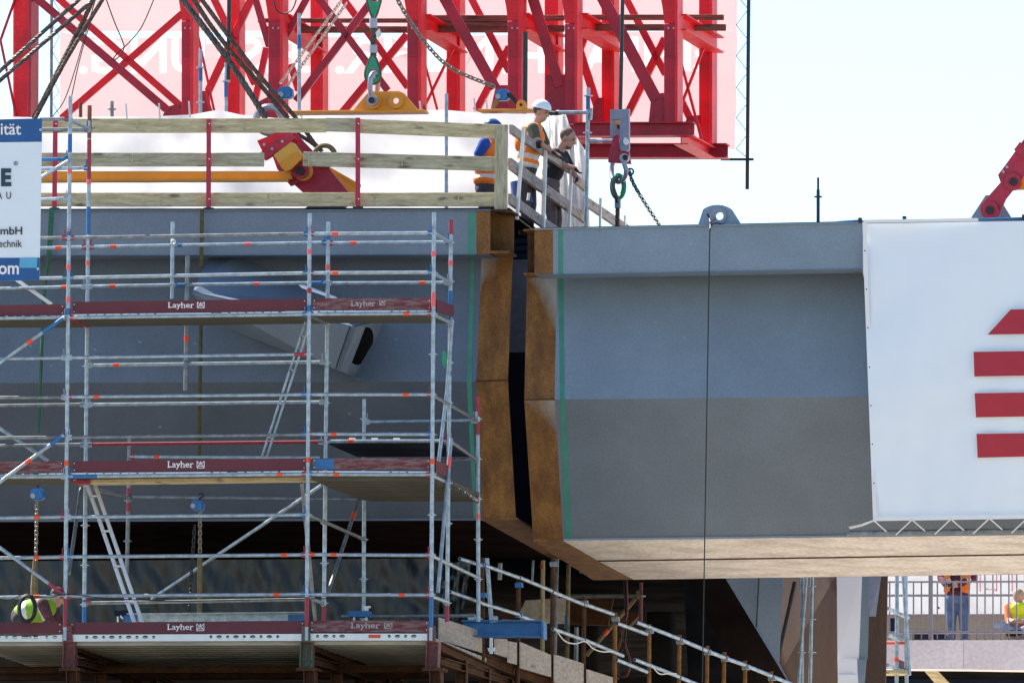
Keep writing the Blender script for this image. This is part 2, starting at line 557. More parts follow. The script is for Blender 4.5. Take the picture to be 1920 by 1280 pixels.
def plate(name, pts, d, th, m, parent=None, holes=(), smooth=False):
    """plate in the plane of the bridge: photo outline at depth d, th thick (backwards)"""
    return MB().prism(PL(pts, d), N * th, [PL(h, d) for h in holes]).build(name, m, parent, smooth)


def circ(x, y, r, n=20, ry=None, a0=0., a1=2 * math.pi):
    ry = ry or r
    full = abs(a1 - a0 - 2 * math.pi) < 1e-6
    k = n if full else n - 1
    return [(x + r * math.cos(a0 + (a1 - a0) * i / k), y + ry * math.sin(a0 + (a1 - a0) * i / k)) for i in range(n)]


def smooth_path(pts, n=8):
    """Catmull-Rom through points"""
    pts = [Vector(p) for p in pts]
    q = [pts[0] * 2 - pts[1]] + pts + [pts[-1] * 2 - pts[-2]]
    out = []
    for i in range(1, len(q) - 2):
        a, b, c, d = q[i - 1:i + 3]
        for k in range(n):
            t = k / n
            out.append(.5 * ((2 * b) + (c - a) * t + (2 * a - 5 * b + 4 * c - d) * t * t + (3 * b - a - 3 * c + d) * t ** 3))
    out.append(pts[-1])
    return out


def rope_mb(path, r, strands=5, turns=1.6):
    """laid wire rope: helical strands round a core"""
    mb = MB()
    pts = [Vector(p) for p in path]
    L = [0]
    for i in range(1, len(pts)):
        L.append(L[-1] + (pts[i] - pts[i - 1]).length)
    step = r * 1.3
    n = max(4, int(L[-1] / step))
    res, j = [], 0
    for i in range(n + 1):
        s = L[-1] * i / n
        while j < len(L) - 2 and L[j + 1] < s:
            j += 1
        t = (s - L[j]) / max(1e-9, L[j + 1] - L[j])
        res.append(pts[j].lerp(pts[j + 1], t))
    tan = (res[-1] - res[0]).normalized()
    a = tan.orthogonal().normalized()
    fr = []
    for i, p in enumerate(res):
        t = (res[min(i + 1, n)] - res[max(i - 1, 0)]).normalized()
        a = (a - t * a.dot(t)).normalized()
        fr.append((p, a.copy(), t.cross(a)))
    for k in range(strands):
        path2 = []
        for i, (p, x, y) in enumerate(fr):
            q = 2 * math.pi * (k / strands + i * step / (r * 2 * 4.5))
            path2.append(p + (x * math.cos(q) + y * math.sin(q)) * r * .56)
        mb.tube(path2, r * .46, 5)
    return mb


def chain_mb(path, link=.075, w=.030, r=.008):
    """round steel chain: stadium links, alternately turned"""
    mb = MB()
    pts = [Vector(p) for p in path]
    L = [0]
    for i in range(1, len(pts)):
        L.append(L[-1] + (pts[i] - pts[i - 1]).length)
    pitch = link * .72
    n = int(L[-1] / pitch)
    j = 0
    for i in range(n):
        s = (i + .5) * pitch
        while j < len(L) - 2 and L[j + 1] < s:
            j += 1
        t = (pts[j + 1] - pts[j]).normalized()
        c = pts[j] + t * (s - L[j])
        e = (N if abs(t.dot(N)) < .9 else Z)
        b = t.cross(e).normalized()
        e = b.cross(t)
        if i % 2:
            b = (b * .8 + e * .6).normalized()
        else:
            b = (b * .75 - e * .66).normalized()
        loop = []
        for q in range(10):
            an = 2 * math.pi * q / 10
            x, y = math.cos(an) * w / 2, math.sin(an) * w / 2
            y += (link / 2 - w / 2) * (1 if math.sin(an) >= 0 else -1)
            loop.append(c + b * x + t * y)
        mb.tube(loop, r, 5, closed=True)
    return mb


def text(name, body, x0, y0, x1, y1, d, m, parent=None, mirror=False, th=.004, y1b=None, y0b=None, bold=0.):
    """flat lettering fitted into the photo box (x0,y0)-(x1,y1) at depth d; y0b/y1b: values at the right end"""
    cu = bpy.data.curves.new(name, 'FONT')
    cu.body = body
    cu.offset = bold
    cu.resolution_u = 4
    o = bpy.data.objects.new(name, cu)
    COL.objects.link(o)
    me = bpy.data.meshes.new_from_object(o.evaluated_get(bpy.context.evaluated_depsgraph_get()))
    bpy.data.objects.remove(o)
    xs = [v.co.x for v in me.vertices]
    ys = [v.co.y for v in me.vertices]
    ax, bx, ay, by = min(xs), max(xs), min(ys), max(ys)
    y0b = y0 if y0b is None else y0b
    y1b = y1 if y1b is None else y1b
    mb = MB()
    V = []
    for v in me.vertices:
        s = (v.co.x - ax) / (bx - ax)
        t = (v.co.y - ay) / (by - ay)
        if mirror:
            s = 1 - s
        V.append(P(x0 + (x1 - x0) * s, (y1 + (y1b - y1) * s) * (1 - t) + (y0 + (y0b - y0) * s) * t, d))
    F = [tuple(p.vertices) for p in me.polygons]
    mb.add(V, F)
    ob = mb.build(name, m, parent)
    if th == 0:
        return ob
    # a printed layer still has a little thickness
    md = ob.data
    bm = bmesh.new()
    bm.from_mesh(md)
    r = bmesh.ops.extrude_face_region(bm, geom=bm.faces[:])
    bmesh.ops.translate(bm, verts=[e for e in r['geom'] if isinstance(e, bmesh.types.BMVert)], vec=N * -th)
    bmesh.ops.recalc_face_normals(bm, faces=bm.faces)
    bm.to_mesh(md)
    bm.free()
    return ob


def strokes(name, segs, wpx, d, m, parent, th=.004):
    """printed line figure in the plane of the bridge"""
    mb = MB()
    for (x0, y0, x1, y1) in segs:
        a, b = P(x0, y0, d), P(x1, y1, d)
        t = (b - a).normalized()
        mb.box((a + b) / 2, t * ((b - a).length / 2 + wpx / PXM * .3), t.cross(N).normalized() * wpx / PXM / 2, N * th / 2)
    return mb.build(name, m, parent)


def ring(name, c, R0, r, ax, m, parent=None, n=24):
    ax = ax.normalized()
    a = ax.orthogonal().normalized()
    b = ax.cross(a)
    return MB().tube([c + (a * math.cos(2 * math.pi * i / n) + b * math.sin(2 * math.pi * i / n)) * R0 for i in range(n)], r, 8, closed=True).build(name, m, parent, True)


def disc(name, x, y, rpx, d, th, m, parent=None, n=20):
    return plate(name, circ(x, y, rpx, n), d, th, m, parent)

# ------------------------------------------------------------------ ground and large structure
def slab(name, quad, vec, m, parent=None, mi_mats=None):
    """four photo points with their depths (x, y, d) extruded by vec"""
    q = [P(*p) for p in quad]
    V = q + [p + vec for p in q]
    F = [(3, 2, 1, 0), (4, 5, 6, 7)] + [(i, (i + 1) % 4, (i + 1) % 4 + 4, i + 4) for i in range(4)]
    return MB().add(V, F).build(name, m, parent)


g = MB()
GX = 3000
n = 160
gv, gf = [], []
for i in range(n + 1):
    for j in range(n + 1):
        a, b = (i / n * 2 - 1), (j / n * 2 - 1)
        gv.append((GX * a * abs(a), GX * b * abs(b), 0))
for i in range(n):
    for j in range(n):
        gf.append((i * (n + 1) + j, (i + 1) * (n + 1) + j, (i + 1) * (n + 1) + j + 1, i * (n + 1) + j + 1))
gmi = [1 if sum(gv[k][1] for k in f) / 4 < -14 else 0 for f in gf]
g.add(gv, gf)
g.m = gmi
tag(g.build('ground', ['ground', 'field']), 'sandy building ground far below the bridge', kind='structure')

# ---- left girder
LG = thing('bridge_girder', 'dark grey steel bridge girder behind the scaffold with a big holed strut stub', 'girder', P(400, 975, 5))
DEC = N * 9 - Z * .42                  # the deck falls away slightly
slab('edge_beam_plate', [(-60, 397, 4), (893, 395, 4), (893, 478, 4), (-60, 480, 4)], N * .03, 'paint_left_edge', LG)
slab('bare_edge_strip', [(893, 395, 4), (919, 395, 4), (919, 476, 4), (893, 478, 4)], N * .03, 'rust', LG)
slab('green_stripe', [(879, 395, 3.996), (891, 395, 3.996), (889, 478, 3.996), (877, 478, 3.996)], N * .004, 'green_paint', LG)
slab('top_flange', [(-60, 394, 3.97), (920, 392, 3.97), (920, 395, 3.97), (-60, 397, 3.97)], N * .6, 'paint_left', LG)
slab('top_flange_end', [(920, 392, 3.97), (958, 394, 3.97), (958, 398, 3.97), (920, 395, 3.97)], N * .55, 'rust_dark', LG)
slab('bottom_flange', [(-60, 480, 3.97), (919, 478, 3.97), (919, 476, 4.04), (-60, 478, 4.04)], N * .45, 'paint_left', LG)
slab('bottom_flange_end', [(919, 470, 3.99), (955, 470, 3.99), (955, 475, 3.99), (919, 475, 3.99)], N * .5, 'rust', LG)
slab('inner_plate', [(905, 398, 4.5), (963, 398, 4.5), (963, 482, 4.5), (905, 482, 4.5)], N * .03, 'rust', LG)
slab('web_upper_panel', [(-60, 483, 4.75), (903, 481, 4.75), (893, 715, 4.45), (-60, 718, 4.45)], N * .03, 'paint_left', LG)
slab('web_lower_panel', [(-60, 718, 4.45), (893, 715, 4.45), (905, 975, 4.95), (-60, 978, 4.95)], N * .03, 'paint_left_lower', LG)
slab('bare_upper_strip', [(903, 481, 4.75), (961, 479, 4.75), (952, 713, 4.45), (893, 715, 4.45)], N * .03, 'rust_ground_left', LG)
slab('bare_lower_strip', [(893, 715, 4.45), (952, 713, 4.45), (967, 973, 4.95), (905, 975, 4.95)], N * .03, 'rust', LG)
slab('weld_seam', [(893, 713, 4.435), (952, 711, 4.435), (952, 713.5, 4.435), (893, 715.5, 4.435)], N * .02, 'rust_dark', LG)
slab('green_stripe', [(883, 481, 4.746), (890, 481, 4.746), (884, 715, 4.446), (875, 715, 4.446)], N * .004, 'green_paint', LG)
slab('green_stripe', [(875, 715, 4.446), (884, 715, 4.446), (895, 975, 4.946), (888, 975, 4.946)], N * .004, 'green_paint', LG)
slab('underside_plate', [(-60, 978.5, 4.93), (905, 975.5, 4.93), (1041, 1051, 9.9), (-60, 1054, 9.9)], Z * .03, 'strut_dark', LG)  # darkened for shade, where the right girder's underside is pale
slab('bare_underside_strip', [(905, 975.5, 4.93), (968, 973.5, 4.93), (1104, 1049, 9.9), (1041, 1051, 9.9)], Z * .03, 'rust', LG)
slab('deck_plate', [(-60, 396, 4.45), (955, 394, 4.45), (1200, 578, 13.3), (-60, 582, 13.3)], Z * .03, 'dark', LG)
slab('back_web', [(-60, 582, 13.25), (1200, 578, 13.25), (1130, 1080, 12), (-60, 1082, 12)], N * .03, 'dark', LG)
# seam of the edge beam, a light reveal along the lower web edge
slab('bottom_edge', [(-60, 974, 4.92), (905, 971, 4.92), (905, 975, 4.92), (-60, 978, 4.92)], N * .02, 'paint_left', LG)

# strut stub welded to the web: a big welded box pointing at us, its cut end with a round opening
pts = dict(a=(393, 479, 4.44), b=(438, 480, 4.44), c=(640, 566, 4.38), r1=(360, 549, 3.25), r2=(655, 612, 3.05), u1=(415, 612, 4.5), u2=(688, 716, 4.44),
           e1=(628, 692, 3.45), k=(716, 600, 4.44))
q = {k: P(*v) for k, v in pts.items()}
mb = MB()
order = ['a', 'b', 'c', 'r1', 'r2', 'u1', 'u2', 'e1', 'k']
ix = {k: i for i, k in enumerate(order)}
mb.add([q[k] for k in order], [tuple(ix[c] for c in f) for f in (('a', 'r1', 'r2', 'c', 'b'), ('r1', 'u1', 'e1', 'r2'), ('u1', 'u2', 'e1'), ('c', 'r2', 'k'))])
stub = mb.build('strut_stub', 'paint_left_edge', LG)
# end plate with its elliptical opening
c0, c1, c2, c3 = q['r2'], q['k'], q['u2'], q['e1']
pn = (c1 - c0).cross(c3 - c0)
ray = c2 - CAM
c2 = CAM + ray * (pn.dot(c0 - CAM) / pn.dot(ray))      # keep the end plate flat


def bil(s, t):
    return (c0 * (1 - s) + c1 * s) * (1 - t) + (c3 * (1 - s) + c2 * s) * t


hole = [bil(.50 + .36 * math.cos(2 * math.pi * i / 24), .42 + .36 * math.sin(2 * math.pi * i / 24)) for i in range(24)]
nrm = (c1 - c0).cross(c3 - c0).normalized()
if nrm.dot(N) < 0:
    nrm = -nrm
cc = (c0 + c1 + c2 + c3) / 4
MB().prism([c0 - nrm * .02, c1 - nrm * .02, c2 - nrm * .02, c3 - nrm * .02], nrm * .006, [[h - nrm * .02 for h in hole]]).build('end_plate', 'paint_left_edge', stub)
MB().prism([p - nrm * .013 for p in hole], nrm * .01).build('opening_back', 'dark', stub)  # near-black sheet paints the darkness inside the opening
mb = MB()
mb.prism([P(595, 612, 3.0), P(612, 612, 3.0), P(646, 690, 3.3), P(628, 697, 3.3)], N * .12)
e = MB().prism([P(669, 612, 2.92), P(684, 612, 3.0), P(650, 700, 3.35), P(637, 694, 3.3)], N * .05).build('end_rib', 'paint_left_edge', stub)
slab('sunlit_edge', [(556, 531, 3.75), (628, 558, 3.75), (634, 563, 3.75), (566, 540, 3.75)], Z * .02 + N * .05, 'white_plate', stub)  # white strip paints sunlight along the plate edge

# ---- right girder
RG = thing('bridge_girder', 'lighter grey steel bridge girder, hoisted, with a white banner hung on it', 'girder', P(1500, 1010, 5))
RX = 2060


def rt(x): return 431 - (x - 1001) * .0207


def rb(x): return 515.5 - (x - 1001) * .0178


def rk(x): return 749 - (x - 985) * .0085


def rw(x): return 1013.5 - (x - 1000) * .0125


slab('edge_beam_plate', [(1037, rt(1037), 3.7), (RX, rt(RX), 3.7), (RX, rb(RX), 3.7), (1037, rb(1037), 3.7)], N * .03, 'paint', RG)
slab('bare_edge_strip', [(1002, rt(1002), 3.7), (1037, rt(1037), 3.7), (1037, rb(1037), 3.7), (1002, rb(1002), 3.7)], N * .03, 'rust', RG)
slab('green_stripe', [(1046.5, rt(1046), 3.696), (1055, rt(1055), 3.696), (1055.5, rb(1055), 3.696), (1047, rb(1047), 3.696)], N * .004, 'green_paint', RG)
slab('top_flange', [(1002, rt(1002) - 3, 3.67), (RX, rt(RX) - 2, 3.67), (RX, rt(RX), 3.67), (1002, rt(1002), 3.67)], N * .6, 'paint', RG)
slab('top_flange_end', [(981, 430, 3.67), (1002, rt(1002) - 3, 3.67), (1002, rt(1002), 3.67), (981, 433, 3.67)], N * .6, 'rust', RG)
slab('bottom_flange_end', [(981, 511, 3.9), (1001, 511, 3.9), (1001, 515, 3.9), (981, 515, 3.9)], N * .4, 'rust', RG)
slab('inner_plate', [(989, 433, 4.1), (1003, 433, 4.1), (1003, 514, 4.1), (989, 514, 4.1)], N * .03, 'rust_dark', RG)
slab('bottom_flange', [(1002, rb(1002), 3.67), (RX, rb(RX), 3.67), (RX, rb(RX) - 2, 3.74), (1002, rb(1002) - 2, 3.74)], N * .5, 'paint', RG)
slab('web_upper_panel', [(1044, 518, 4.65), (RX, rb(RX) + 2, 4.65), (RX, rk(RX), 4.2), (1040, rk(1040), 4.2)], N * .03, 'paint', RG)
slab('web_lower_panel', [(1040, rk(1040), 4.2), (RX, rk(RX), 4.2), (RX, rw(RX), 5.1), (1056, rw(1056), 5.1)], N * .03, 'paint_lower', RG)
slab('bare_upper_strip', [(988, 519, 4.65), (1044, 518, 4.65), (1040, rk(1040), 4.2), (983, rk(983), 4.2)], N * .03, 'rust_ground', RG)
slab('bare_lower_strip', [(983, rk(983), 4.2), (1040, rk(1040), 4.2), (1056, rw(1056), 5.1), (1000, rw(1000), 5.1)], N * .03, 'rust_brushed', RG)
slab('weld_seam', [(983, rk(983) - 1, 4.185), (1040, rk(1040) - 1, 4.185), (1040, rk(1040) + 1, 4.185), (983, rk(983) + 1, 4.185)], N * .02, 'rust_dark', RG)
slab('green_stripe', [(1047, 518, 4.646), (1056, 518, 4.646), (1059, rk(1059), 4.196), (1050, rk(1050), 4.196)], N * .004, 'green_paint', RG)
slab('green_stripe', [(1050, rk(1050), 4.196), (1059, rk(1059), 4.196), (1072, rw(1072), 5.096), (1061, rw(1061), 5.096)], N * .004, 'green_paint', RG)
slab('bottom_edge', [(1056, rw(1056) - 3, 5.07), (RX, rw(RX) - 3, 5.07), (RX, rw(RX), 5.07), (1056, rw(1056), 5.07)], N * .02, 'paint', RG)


def uf(x): return 1087 - (x - 1112) * .0138   # far edge of the underside


slab('bare_underside_strip', [(1000, rw(1000) + 1, 5.08), (1057, rw(1057) + 1, 5.08), (1188, uf(1188), 8.7), (1112, uf(1112), 8.7)], Z * .03, 'rust', RG)
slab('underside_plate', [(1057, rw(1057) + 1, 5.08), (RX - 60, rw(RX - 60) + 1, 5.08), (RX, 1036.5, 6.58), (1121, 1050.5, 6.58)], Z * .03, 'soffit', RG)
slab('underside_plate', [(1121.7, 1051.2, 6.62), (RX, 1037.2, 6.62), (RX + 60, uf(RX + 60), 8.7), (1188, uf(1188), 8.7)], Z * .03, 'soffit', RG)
slab('weld_seam', [(1121, 1050.4, 6.55), (RX, 1036.4, 6.55), (RX, 1037.0, 6.60), (1121.7, 1051.0, 6.60)], -Z * .012, 'rust_dark', RG)
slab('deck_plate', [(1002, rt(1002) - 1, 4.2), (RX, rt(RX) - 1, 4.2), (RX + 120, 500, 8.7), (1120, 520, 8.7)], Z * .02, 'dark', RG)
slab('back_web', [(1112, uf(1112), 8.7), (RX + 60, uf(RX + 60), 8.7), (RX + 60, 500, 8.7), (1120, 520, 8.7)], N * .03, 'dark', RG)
slab('end_diaphragm', [(1000, 540, 5.3), (1090, 540, 8.6), (1112, 1080, 8.6), (1016, 1015, 5.3)], U * .03, 'dark_blue', RG)
# lifting eye on top
lug = plate('lifting_eye', [(1308, 424)] + [(1345 + 33 * math.cos(t), 405 + 21 * math.sin(t) * 1.0) for t in [R(a) for a in range(215, 326, 10)]] + [(1391, 423)], 4.0, .05, 'paint', RG, [circ(1349, 405, 7.5, 18)], False)
plate('eye_boss', circ(1346, 405, 16, 24), 3.97, .03, 'paint', lug, [circ(1349, 405, 7.5, 18)])
plate('jack_lug', [(1820, 409), (1848, 366), (1870, 366), (1896, 408)], 4.1, .06, 'paint', RG)
# things standing in the joint between the girders
for k, y in enumerate((452, 466, 480)):
    tube('joint_pipe', P(955, y, 6.2), P(1010, y, 6.2), .045, 'dark_blue', RG)
slab('joint_plate', [(955, 480, 6.5), (1010, 480, 6.5), (1010, 660, 6.5), (955, 660, 6.5)], N * .02, 'clamp_grey', RG)
slab('inner_wall', [(950, 640, 7.2), (1010, 640, 7.2), (1010, 990, 7.2), (950, 990, 7.2)], N * .02, 'dark_blue', RG)

# chalk crosses left by the welders
for own, mk, dd in ((LG, ((262, 641), (365, 643), (57, 648), (95, 685), (178, 655), (641, 629), (743, 637)), 4.40), (LG, ((655, 775), (300, 800), (470, 880)), 4.42), (LG, ((596, 432), (684, 432), (120, 474)), 3.99), (RG, ((1092, 476), (1178, 436)), 3.69), (RG, ((1230, 604), (1283, 634), (1420, 690)), 4.15)):
    for x, y in mk:
        a = random.uniform(0, 1.5)
        strokes('chalk_mark', [(x - 4 * math.cos(a), y - 4 * math.sin(a), x + 4 * math.cos(a), y + 4 * math.sin(a)), (x + 2.5 * math.sin(a), y - 2.5 * math.cos(a), x - 2.5 * math.sin(a), y + 2.5 * math.cos(a))], .55, dd, 'galv', own, .003)

# ---- deep deck and pier behind (shade under the bridge put into near-black colours)
WP = tag(slab('work_platform', [(-900, 1345, -1.5), (850, 1345, -1.5), (1250, 1345, 13), (-500, 1345, 13)], -Z * .4, 'dark'), 'dark work platform carrying the trestles under the scaffold', 'platform')  # out of view, added to keep ground bounce off the left underside
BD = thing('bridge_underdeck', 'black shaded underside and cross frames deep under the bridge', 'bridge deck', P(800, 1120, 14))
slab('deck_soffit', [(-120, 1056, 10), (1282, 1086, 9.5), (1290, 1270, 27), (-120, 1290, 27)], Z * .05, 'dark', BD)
slab('rear_wall', [(-300, 1000, 27), (1560, 1000, 27), (1560, 1420, 27), (-300, 1420, 27)], N * .1, 'dark', BD)  # near-black sheet closing the void, stands in for deep shade
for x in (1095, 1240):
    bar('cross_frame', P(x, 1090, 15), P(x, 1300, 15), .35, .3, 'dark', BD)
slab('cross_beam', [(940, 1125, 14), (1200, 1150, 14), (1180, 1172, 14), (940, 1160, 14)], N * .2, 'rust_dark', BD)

PIER = thing('pier_strut', 'black inclined steel strut with a pale blue side face under the raised girder', 'strut', P(1480, 1280, 13))
slab('front_plate', [(1285, 1080, 12.2), (1358, 1080, 12), (1485, 1290, 12), (1395, 1290, 12.2)], N * .1, 'strut_dark', PIER)
slab('side_plate', [(1358, 1080, 12), (1468, 1080, 12.3), (1460, 1240, 12.3), (1485, 1290, 12)], N * .05, 'paint', PIER)
tube('drain_line', P(1423, 1080, 12.1), P(1418, 1182, 12.15), .008, 'black', PIER)
tube('hose', P(1490, 1090, 12.4), P(1452, 1262, 12.4), .028, 'black', PIER)
COLM = thing('pier_column', 'broad brown steel column with a bright white face and a stepped foot', 'column', P(1590, 1290, 14))
slab('brown_plate', [(1464, 1075, 14), (1569, 1075, 13), (1571, 1300, 13), (1440, 1300, 14)], N * .1, 'corten', COLM)
slab('white_face', [(1569, 1075, 13), (1616, 1075, 13.12), (1610, 1235, 13.12), (1570, 1235, 13)], N * .05, 'white_plate', COLM)
slab('white_foot', [(1570, 1235, 12.9), (1606, 1235, 13.02), (1607, 1264, 13.02), (1571, 1264, 12.9)], N * .05, 'white_plate', COLM)
slab('grey_foot', [(1571, 1264, 12.85), (1607, 1264, 12.97), (1609, 1300, 12.97), (1571, 1300, 12.85)], N * .05, 'white_plate', COLM)
slab('blue_side', [(1616, 1075, 13.14), (1630, 1075, 13.16), (1626, 1235, 13.16), (1610, 1235, 13.14)], N * .05, 'paint', COLM)
slab('blue_side', [(1606, 1235, 13.08), (1624, 1235, 13.1), (1619, 1300, 13.1), (1608, 1300, 13.08)], N * .05, 'paint', COLM)
slab('brown_return', [(1630, 1075, 13.2), (1664, 1075, 13.3), (1660, 1300, 13.3), (1619, 1300, 13.2)], N * .05, 'corten', COLM)
slab('grey_patch', [(1629, 1080, 13.18), (1652, 1080, 13.22), (1642, 1155, 13.22), (1629, 1155, 13.18)], N * .01, 'clamp_grey', COLM)
for x0, x1 in ((1504, 1504), (1523, 1519)):
    s = tag(tube('scaffold_pole', P(x0, 1082, 12.3), P(x1, 1290, 12.3), .024, 'galv'), 'thin grey pole before the brown column, %s' % ('nearer the white face' if x0 > 1510 else 'farther from the white face'), 'pole', 'poles before the brown column')
    for y in (1098, 1160, 1222):
        MB().tube([P(x0, y, 12.3), P(x0, y + 1.2, 12.3)], .055, 10).build('rosette', 'galv', s)
tag(tube('brace_pole', P(1512, 1082, 12.25), P(1497, 1290, 12.25), .022, 'galv'), 'slightly tilted thin grey pole crossing the upright poles by the brown column', 'pole')

# ------------------------------------------------------------------ red truss of the lifting frame
TR = thing('red_truss', 'tall red steel truss of the lifting frame behind the bridge deck', 'truss', P(800, 300, 14))
D1, D2 = 14.0, 16.7


def tpl(name, x0, y0, x1, y1, wpx, d, m, kind='box', dep=.22):
    """flat member lying in the truss plane, wpx wide in the photo"""
    s = PXM * DIST / (DIST + d)
    if name.endswith('brace') and y0 <= 20:        # members running on above the picture
        x0, y0 = x0 - (x1 - x0) * .35, y0 - (y1 - y0) * .35
    if name.endswith('brace') and y1 <= 20:
        x1, y1 = x1 + (x1 - x0) * .35, y1 + (y1 - y0) * .35
    return bar(name, P(x0, y0, d), P(x1, y1, d), dep, wpx / s, m, TR, kind, up=(P(x1, y1, d) - P(x0, y0, d)).cross(N))


for x, x2, y0, y1, wd in ((352, 352, 40, 222, 21), (517, 517, 40, 225, 26), (777, 777, 40, 222, 25), (965, 965, 40, 225, 24), (1071, 1071, 45, 232, 22), (1258, 1258, 45, 231, 24)):
    c = tpl('column', x2, y1, x, y0, wd, D1, 'crane_red_dark', 'box', .12)
    # projecting flange of the section, lighter red standing in for glow
    tpl('column_flange', x2 + wd / 2 + 3, y1, x + wd / 2 + 3, y0 - 60, 5, D1 - .05, 'crane_red', 'box', .42)
    plate('splice_plate', [(x - wd / 2 + 2, 52), (x + wd / 2 - 2, 52), (x + wd / 2 - 2, 106), (x - wd / 2 + 2, 106)], D1 - .075, .012, 'crane_red_dark', c)
    for dx in (-5, 5):
        disc('bolt', x + dx, 53, 2, D1 - .1, .03, 'shackle', c, 8)
    plate('haunch', [(x - wd / 2, 46), (x + wd / 2, 46), (x + wd / 2 - 2, -40), (x - wd / 2 - 14, -40), (x - wd / 2 - 4, 14)], D1, .12, 'crane_red', TR)
for x, y0, y1, wd in ((438, -20, 218, 22), (594, -20, 222, 22), (850, -20, 218, 24), (1034, -20, 235, 24), (1140, -20, 268, 22), (1323, -20, 272, 23)):
    tpl('rear_column', x, y1, x, y0, wd, D2, 'crane_red', 'box', .12)
    tpl('column_flange', x + wd / 2 + 3, y1, x + wd / 2 + 3, y0, 5, D2 - .05, 'crane_red', 'box', .4)
# braces
for a in ((72, 0, 312, 205, 15), (530, 80, 577, -6, 12), (600, 0, 727, 170, 13), (685, 18, 555, 190, 14), (835, 0, 928, 165, 20), (1000, 0, 1050, 164, 20), (1132, 0, 1236, 198, 22), (475, -15, 505, 88, 12)):
    tpl('front_brace', *a, D1 + .15, 'crane_red_dark', 'box', .08)
for a in ((112, 0, 338, 198, 13), (115, 222, 348, 20, 13), (645, 0, 765, 164, 13), (763, 65, 640, 214, 14), (885, 0, 955, 135, 13), (955, 88, 893, 208, 13), (1175, 0, 1248, 140, 13), (1247, 72, 1176, 216, 14), (1107, 38, 1086, 95, 15), (1086, 92, 1122, 205, 15), (1272, 178, 1294, 222, 13), (390, 172, 467, 8, 14), (402, 0, 478, 158, 13), (500, 90, 478, 190, 12), (545, 120, 560, 170, 13)):
    tpl('rear_brace', *a, D2 - .2, 'crane_red', 'box', .08)
for a in ((791, 98, 820, 206, 4), (850, 90, 792, 208, 5), (1272, 98, 1316, 264, 5), (1320, 88, 1270, 216, 5), (370, 60, 402, 210, 4), (385, 172, 396, 210, 5)):
    tpl('tie_rod', *a, D2 - .6, 'crane_red', 'box', .04)
# struts from the front to the rear plane
for x, y in ((532, 42), (795, 42), (980, 40), (1089, 40), (1275, 42)):
    bar('cross_strut', P(x - 4, y, D1 + .1), P(x + 66, y + 43, D2 - .1), .24, .22, 'crane_red', TR, 'I')
# gussets
for pts_, d in (([(303, 222), (312, 201), (342, 192), (342, 222)], D1), ([(1216, 230), (1221, 182), (1228, 176), (1248, 174), (1248, 230)], D1), ([(1022, 172), (1024, 140), (1062, 140), (1062, 230), (1022, 230)], D1 + .1), ([(1102, 230), (1118, 184), (1130, 183), (1130, 230)], D2 - .3), ([(1283, 232), (1290, 218), (1312, 216), (1312, 232)], D2 - .3), ([(920, 205), (930, 160), (954, 160), (954, 208)], D1 + .1), ([(362, 220), (362, 172), (392, 170), (392, 220)], D2 - .3), ([(478, 225), (482, 192), (505, 180), (505, 225)], D1), ([(770, 215), (792, 188), (800, 212)], D1 - .1)):
    gs = plate('gusset', pts_, d + .02, .08, 'crane_red_dark', TR)
    gx, gy = sum(x for x, y in pts_) / len(pts_), sum(y for x, y in pts_) / len(pts_)
    for x, y in pts_:
        disc('bolt', gx + (x - gx) * .6, gy + (y - gy) * .6, 1.5, d - .01, .03, 'lift_red', gs, 7)
# horizontal beams at the foot
bar('foot_beam', P(1075, 244, D1), P(1302, 243, D1), .26, 26 / 140, 'crane_red_dark', TR, 'I')
bar('foot_beam', P(1000, 232, D1 + .2), P(1105, 258, D1 + 2.2), .26, 26 / 140, 'crane_red_dark', TR, 'I')
bar('foot_beam', P(1030, 284, D2), P(1365, 284, D2), .30, 27 / 139, 'crane_red_dark', TR, 'I')
bar('foot_beam', P(1277, 260, D1), P(1328, 287, D2 - .1), .2, .16, 'crane_red', TR, 'I')
# timber walkway rails between the planes
for x0, x1, y, h in ((484, 764, 39, 8), (500, 764, 56, 12), (793, 952, 35, 12), (800, 952, 46, 9), (810, 952, 56, 11), (981, 1058, 34, 10), (990, 1058, 54, 12), (1084, 1246, 33, 10), (1090, 1246, 52, 12), (1274, 1357, 33, 10), (1290, 1361, 52, 12)):
    bar('timber_rail', P(x0, y, 15.2), P(x1, y, 15.2), .06, h / 139, 'wood_brown', TR)
# far left column with lacing
tpl('column', 44, 226, 44, -20, 33, D1 + .4, 'crane_red', 'box', .3)
tpl('column_flange', 62, 226, 63, -20, 6, D1 + .3, 'crane_red_dark', 'box', .5)
for a in ((30, -6, 1, 76, 4), (1, 76, 32, 226, 4)):
    tpl('lacing_bar', *a, D1 + .2, 'crane_red_dark', 'box', .05)

